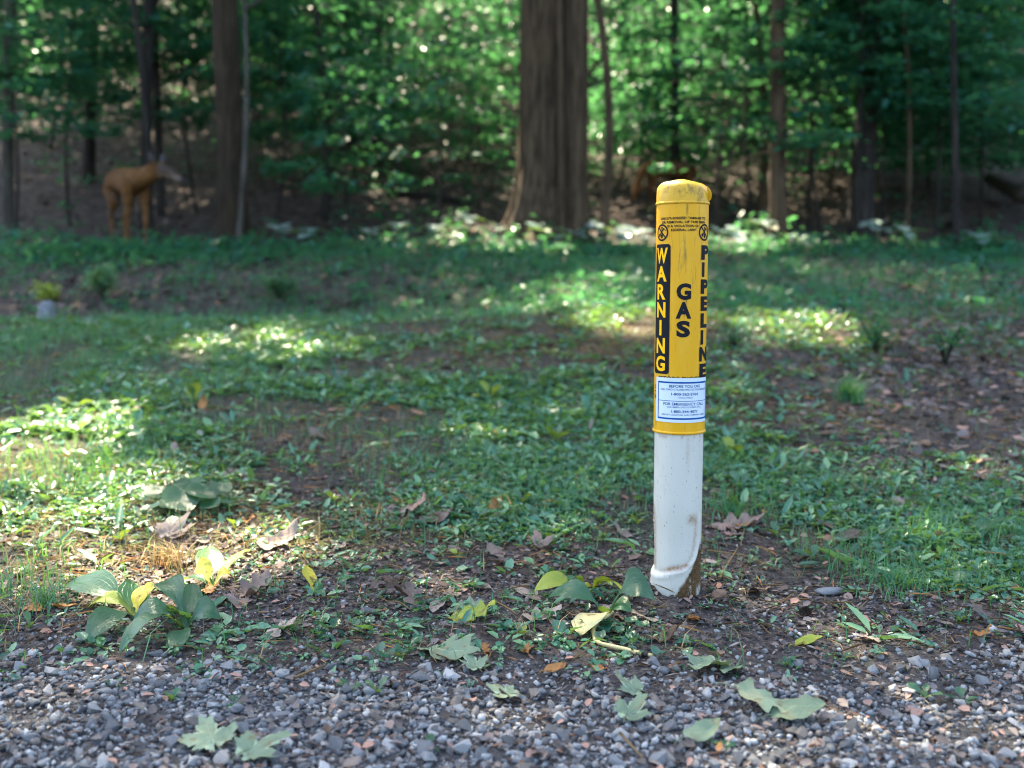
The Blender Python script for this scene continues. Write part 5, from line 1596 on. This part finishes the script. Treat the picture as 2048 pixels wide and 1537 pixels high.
def lump(name, uv, rpx, label, mat, cat='rock', seed=1, sc=(1, .9, .85), smooth=True, sub=2):
    b = gpos(*uv); R = rpx * b[1] / F
    me = hull_stone(seed, 10, .95, name)
    bm = bmesh.new(); bm.from_mesh(me)
    bmesh.ops.bevel(bm, geom=bm.edges[:] + bm.verts[:], offset=.16, segments=2, affect='EDGES', clamp_overlap=True)
    bm.to_mesh(me); bm.free()
    me.materials.append(M[mat])
    me.polygons.foreach_set('use_smooth', np.ones(len(me.polygons), bool))
    o = bpy.data.objects.new(name, me); COL.objects.link(o)
    o.scale = (R * sc[0], R * sc[1], R * sc[2]); o.location = (b[0], b[1], b[2] + R * .7 * sc[2])
    return tag(o, label, cat)
lump('rock', (1436, 1200), 22, 'smooth squarish brown rock at the right foot of the marker', 'rock', seed=3)
lump('rock', (1470, 1206), 17, 'dark lumpy soil clod touching the brown rock', 'clod', 'clod', 8)
lump('rock', (1660, 1190), 30, 'flat dark grey stone in the soil before the right grass', 'gravel', 'stone', 12, (1.4, .9, .35))
lump('rock', (735, 1232), 16, 'brownish grey stone beside the dark curled oak leaves', 'gravel', 'stone', 15)
lump('rock', (570, 1360), 22, 'pale grey stone at the end of the orange stalk in the left gravel', 'gravel', 'stone', 18, (1.2, .8, .7))
lump('rock', (1865, 1365), 18, 'upright angular grey stone in the right gravel', 'gravel', 'stone', 21, (.8, .7, 1.2))
lump('rock', (1850, 895), 14, 'round brown stone on the bare right path', 'rock', 'stone', 24)
def acorn_cap(uv, rpx, rot, label):
    b = gpos(*uv); R = rpx * b[1] / F
    prof = [(0.02, -.75), (.5, -.66), (.85, -.35), (1, .05), (1.0, .12), (.9, .12), (.78, -.22), (.5, -.48), (.28, -.52), (.2, -.40), (.02, -.38)]
    V, Fc = [], []
    sg = 28
    for (r_, z) in prof:
        for k in range(sg):
            a = 2 * PI * k / sg
            V.append((r_ * R * math.cos(a), r_ * R * math.sin(a), z * R))
    for i in range(len(prof) - 1):
        for k in range(sg):
            k2 = (k + 1) % sg
            Fc.append((i * sg + k, i * sg + k2, (i + 1) * sg + k2, (i + 1) * sg + k))
    t = new_mesh('acorn_cap', V, Fc, M['bark_mid'], True)
    t.location = (b[0], b[1], b[2] + R * .75); t.rotation_euler = rot
    return tag(t, label, 'acorn cap', 'empty acorn caps')
acorn_cap((1508, 1198), 13, (1.05, 0, .1), 'empty acorn cap nearer the brown rock, opening towards the viewer')
acorn_cap((1610, 1236), 14, (.7, .1, -.7), 'empty acorn cap further right, tipped to the left')
def stick(uvs, rad_px, label, mat='twig', lift=.004, name='twig', cat='twig', Yd=None):
    pts = [gpos(*p) for p in uvs]
    b = pts[0].copy()
    rad = rad_px * b[1] / F
    P = []
    for i in range(len(pts) - 1):
        for s in (0, .5):
            P.append(pts[i] * (1 - s) + pts[i + 1] * s)
    P.append(pts[-1])
    P = [p - b + np.array([0, 0, lift + rad * .6]) for p in P]
    v, f = tube(P, [rad * (1 - .5 * i / len(P)) for i in range(len(P))], 8)
    o = new_mesh(name, v, f, M[mat], True)
    o.location = b
    return tag(o, label, cat)
stick([(985, 1388), (1025, 1418)], 4.5, 'short dark twig lying on the flat pale leaf', 'bark_dark', .012)
stick([(590, 1368), (650, 1343)], 3, 'orange dry stalk beside the pale grey stone', 'drygrass', .008)
stick([(1440, 1168), (1460, 1130), (1476, 1105)], 2.5, 'pale straw leaning behind the brown rock', 'drygrass', .01)
stick([(1290, 1068), (1230, 1085)], 2, 'thin pale twig left of the white pipe')
stick([(1415, 1110), (1490, 1120), (1560, 1150)], 2, 'long thin straw lying behind the marker foot', 'drygrass', .008)
stick([(0, 1338), (60, 1335)], 6, 'grey twig at the left edge of the gravel', 'twig')
stick([(520, 1512), (600, 1480)], 5, 'brown twig right of the bottom left maple leaves', 'twig')
stick([(900, 1255), (960, 1262), (1010, 1258)], 2, 'fine twig across the yellow oak leaf', 'twig', .01)
stick([(250, 1120), (330, 1140)], 2, 'thin straw on the sunlit moss', 'drygrass')
stick([(1240, 1480), (1290, 1537)], 3, 'pale dry stalk at the bottom below the bright pale leaf', 'drygrass', .008)
stick([(2048, 425), (2010, 408), (1975, 388)], 18, 'thick grey fallen log at the right edge of the wood', 'bark_grey', .15, 'fallen_log', 'log')
stick([(780, 392), (850, 398), (920, 410)], 8, 'dark fallen log on the leaf litter left of the massive trunk', 'bark_dark', .02, 'fallen_log', 'log')
stick([(665, 318), (700, 322), (745, 312)], 15, 'reddish rotten log on the slope', 'bark_red', .05, 'fallen_log', 'log')
stick([(625, 495), (650, 478), (640, 440)], 5, 'crooked pale branch lying at the foot of the slope', 'bark_red', .03, 'branch', 'branch')
stick([(1010, 500), (985, 492), (930, 500)], 7, 'exposed brown root left of the massive trunk', 'bark_red', .02, 'root', 'root')
stick([(1900, 455), (1960, 490), (2048, 515)], 5, 'dark thin fallen branch at the right edge', 'bark_dark', .03, 'branch', 'branch')
stick([(720, 470), (640, 480), (590, 490)], 5, 'low brown branch left of the shaded herbs', 'bark_dark', .03, 'branch', 'branch')
# pale stump behind the crest
sb = gpos(90, 600); sb = np.array([at_dist(92, 600, 7.4)[0], 7.4, 0]); sb[2] = float(H(sb[0], sb[1]))
ztop_ = at_dist(92, 602, 7.4)[2] - sb[2]
prof_t = [(0, 0, -.05), (.0, 0, ztop_ * .5), (.005, 0, ztop_ * .92), (.0, .0, ztop_)]
v, f = tube(prof_t, [.075, .062, .052, .02], 18, wob=lambda th, i: 1 + .08 * math.sin(3 * th + i) + .05 * math.sin(7 * th))
o = new_mesh('stump', v, f, M['wood_pale'], True); o.location = sb
tag(o, 'pale weathered stump half hidden behind the left lawn crest', 'stump')

# ------------------------------------------------------------------ deer
def deer_material(name, ca, cb):
    t = NT(name)
    o = t.coord('Object')
    n = t.noise(o, 14, 4)
    c = t.mix(t.ramp(n, [(.35, 0.0), (.65, 1.0)]), ca, cb)
    c = t.mix(t.attr('pale'), c, (.17, .145, .13))
    c = t.mix(t.attr('grey'), c, (.060, .055, .055))
    t.base(c); t.setp(Roughness=.8)
    t.p.inputs['Specular IOR Level'].default_value = .2
    t.bump(t.noise(t.mapped(o, (60, 60, 60)), 1, 4), .4, .006)
    return t.m
M['deer'] = deer_material('tawny_coat', (.092, .040, .011), (.165, .074, .022))
M['deer_dark'] = deer_material('dark_brown_coat', (.085, .036, .010), (.14, .06, .018))
def make_deer(loc, heading, scale, label, graze=False, turn=0.0, pitch=0.0):
    V, Ed, Rd = [], [], []
    def add(p, r_, par=None):
        V.append(p); Rd.append(r_)
        if par is not None:
            Ed.append((par, len(V) - 1))
        return len(V) - 1
    pel = add((-.40, 0, .735), .168)
    loin = add((-.18, 0, .735), .150, pel)
    mid = add((.04, 0, .705), .165, loin)
    ch = add((.24, 0, .690), .165, mid)
    sh = add((.37, 0, .735), .135, ch)
    if graze:
        n1 = add((.50, 0, .70), .085, sh); n2 = add((.60, 0, .54), .066, n1); hb = add((.66, 0, .38), .062, n2)
        hd = add((.69, 0, .28), .062, hb); mz = add((.70, 0, .17), .040, hd); ns = add((.70, 0, .10), .028, mz)
        e0, ed_ = hb, (-.02, .10, .04)
    else:
        c_, s_ = math.cos(turn), math.sin(turn)
        n1 = add((.48, .02, .75), .128, sh); n2 = add((.58, .075, .79), .098, n1); hb = add((.66, .155, .835), .074, n2)
        H0 = np.array([.66, .155, .835])
        pt = lambda f, z: (H0[0] + f * c_, H0[1] + f * s_, H0[2] + z)
        hd = add(pt(.075, .01), .066, hb); mz = add(pt(.19, -.045), .042, hd); ns = add(pt(.265, -.075), .030, mz)
    for s in (-1, 1):
        # ears
        if graze:
            e1 = add((.60, s * .09, .36), .022, hb); add((.56, s * .17, .38), .012, e1)
        else:
            ep = lambda f, l, z: (H0[0] + f * c_ - s * l * s_, H0[1] + f * s_ + s * l * c_, H0[2] + z)
            e1 = add(ep(-.01, .07, .065), .026, hb); e2 = add(ep(-.02, .115, .13), .034, e1); add(ep(-.03, .14, .19), .014, e2)
        # front leg
        st = .06 * s
        a = add((.33, s * .085, .62), .078, ch); a = add((.33 + st * .3, s * .085, .48), .040, a); a = add((.345 + st, s * .080, .27), .024, a)
        a = add((.335 + st, s * .080, .09), .016, a); a = add((.36 + st, s * .080, .015), .025, a)
        # hind leg
        st = -.07 * s
        a = add((-.42, s * .085, .62), .122, pel); a = add((-.33 + st * .4, s * .095, .47), .062, a); a = add((-.53 + st, s * .085, .29), .025, a)
        a = add((-.49 + st, s * .085, .09), .017, a); a = add((-.46 + st, s * .085, .015), .026, a)
    tl = add((-.57, 0, .77), .034, pel); add((-.63, 0, .62), .026, tl)
    me = bpy.data.meshes.new('deer')
    me.from_pydata(V, Ed, [])
    o = bpy.data.objects.new('deer_cage', me)
    COL.objects.link(o)
    sk = o.modifiers.new('skin', 'SKIN'); sk.use_smooth_shade = True
    for i, r_ in enumerate(Rd):
        me.skin_vertices[0].data[i].radius = (r_, r_)
        me.skin_vertices[0].data[i].use_root = (i == 0)
    sb_ = o.modifiers.new('sub', 'SUBSURF'); sb_.levels = 2; sb_.render_levels = 2
    bpy.context.view_layer.update()
    dg = bpy.context.evaluated_depsgraph_get()
    m2 = bpy.data.meshes.new_from_object(o.evaluated_get(dg))
    bpy.data.objects.remove(o)
    co = np.empty(len(m2.vertices) * 3, np.float32); m2.vertices.foreach_get('co', co); co = co.reshape(-1, 3)
    x, y, z = co.T
    pale = .8 * sstep(.60, .55, z) * sstep(-.32, -.2, x) * sstep(.30, .2, x) * sstep(.45, .52, z) + .45 * sstep(-.30, -.42, x) * sstep(.56, .50, z) * sstep(.26, .34, z) + .2 * sstep(.12, .0, z)
    if graze:
        pale = pale * .3
    if not graze:
        fw = (x - H0[0]) * math.cos(turn) + (y - H0[1]) * math.sin(turn)
        hz = z - H0[2]
        nearh = sstep(.0, .05, fw) * (x > .5)
        pale = pale + .7 * nearh * sstep(-.01, -.05, hz)
        grey = .7 * nearh * sstep(-.04, .0, hz) + sstep(.08, .12, hz) * (x > .5) + sstep(.24, .27, fw) * (x > .5)
    else:
        grey = sstep(.2, .12, z) * sstep(.6, .65, x)
    for nm, arr in (('pale', np.clip(pale, 0, 1)), ('grey', np.clip(grey, 0, 1))):
        a = m2.attributes.new(nm, 'FLOAT', 'POINT'); a.data.foreach_set('value', arr.astype(np.float32))
    m2.materials.clear(); m2.materials.append(M['deer_dark' if graze else 'deer'])
    t = thing('deer', loc, label, 'deer', None)
    t.rotation_euler = (0, pitch, heading); t.scale = (scale,) * 3
    bo = bpy.data.objects.new('body', m2); COL.objects.link(bo); bo.parent = t
    # eyes and nose
    def ball(nm, p, r_, mat):
        bm = bmesh.new(); bmesh.ops.create_uvsphere(bm, u_segments=10, v_segments=8, radius=r_)
        me_ = bpy.data.meshes.new(nm); bm.to_mesh(me_); bm.free(); me_.materials.append(mat)
        q_ = bpy.data.objects.new(nm, me_); COL.objects.link(q_); q_.parent = t; q_.location = p
    if not graze:
        c_, s_ = math.cos(turn), math.sin(turn)
        for s in (-1, 1):
            ball('eye', (H0[0] + .10 * c_ - s * .055 * s_, H0[1] + .10 * s_ + s * .055 * c_, H0[2] + .025), .014, blk.m)
        ball('nose', (H0[0] + .285 * c_, H0[1] + .285 * s_, H0[2] - .08), .018, blk.m)
    else:
        for s in (-1, 1):
            ball('eye', (.70, s * .055, .27), .013, blk.m)
        ball('nose', (.70, 0, .085), .017, blk.m)
    return t
HD = math.radians(-56)
db = gpos(274, 499) - .34 * np.array([math.cos(HD), math.sin(HD), 0])
db[2] = float(H(gpos(274, 499)[0], gpos(274, 499)[1])) + .04
make_deer(db, HD, .98, 'tawny deer standing alert at the left edge of the wood', turn=math.radians(46), pitch=math.radians(6.5))
d2 = at_dist(1334, 446, 13.4); d2[2] = float(H(d2[0], 13.6))
make_deer(d2, math.radians(180 + 30), .78, 'dark brown grazing deer half hidden behind the top of the marker', True)
bpy.context.view_layer.update()
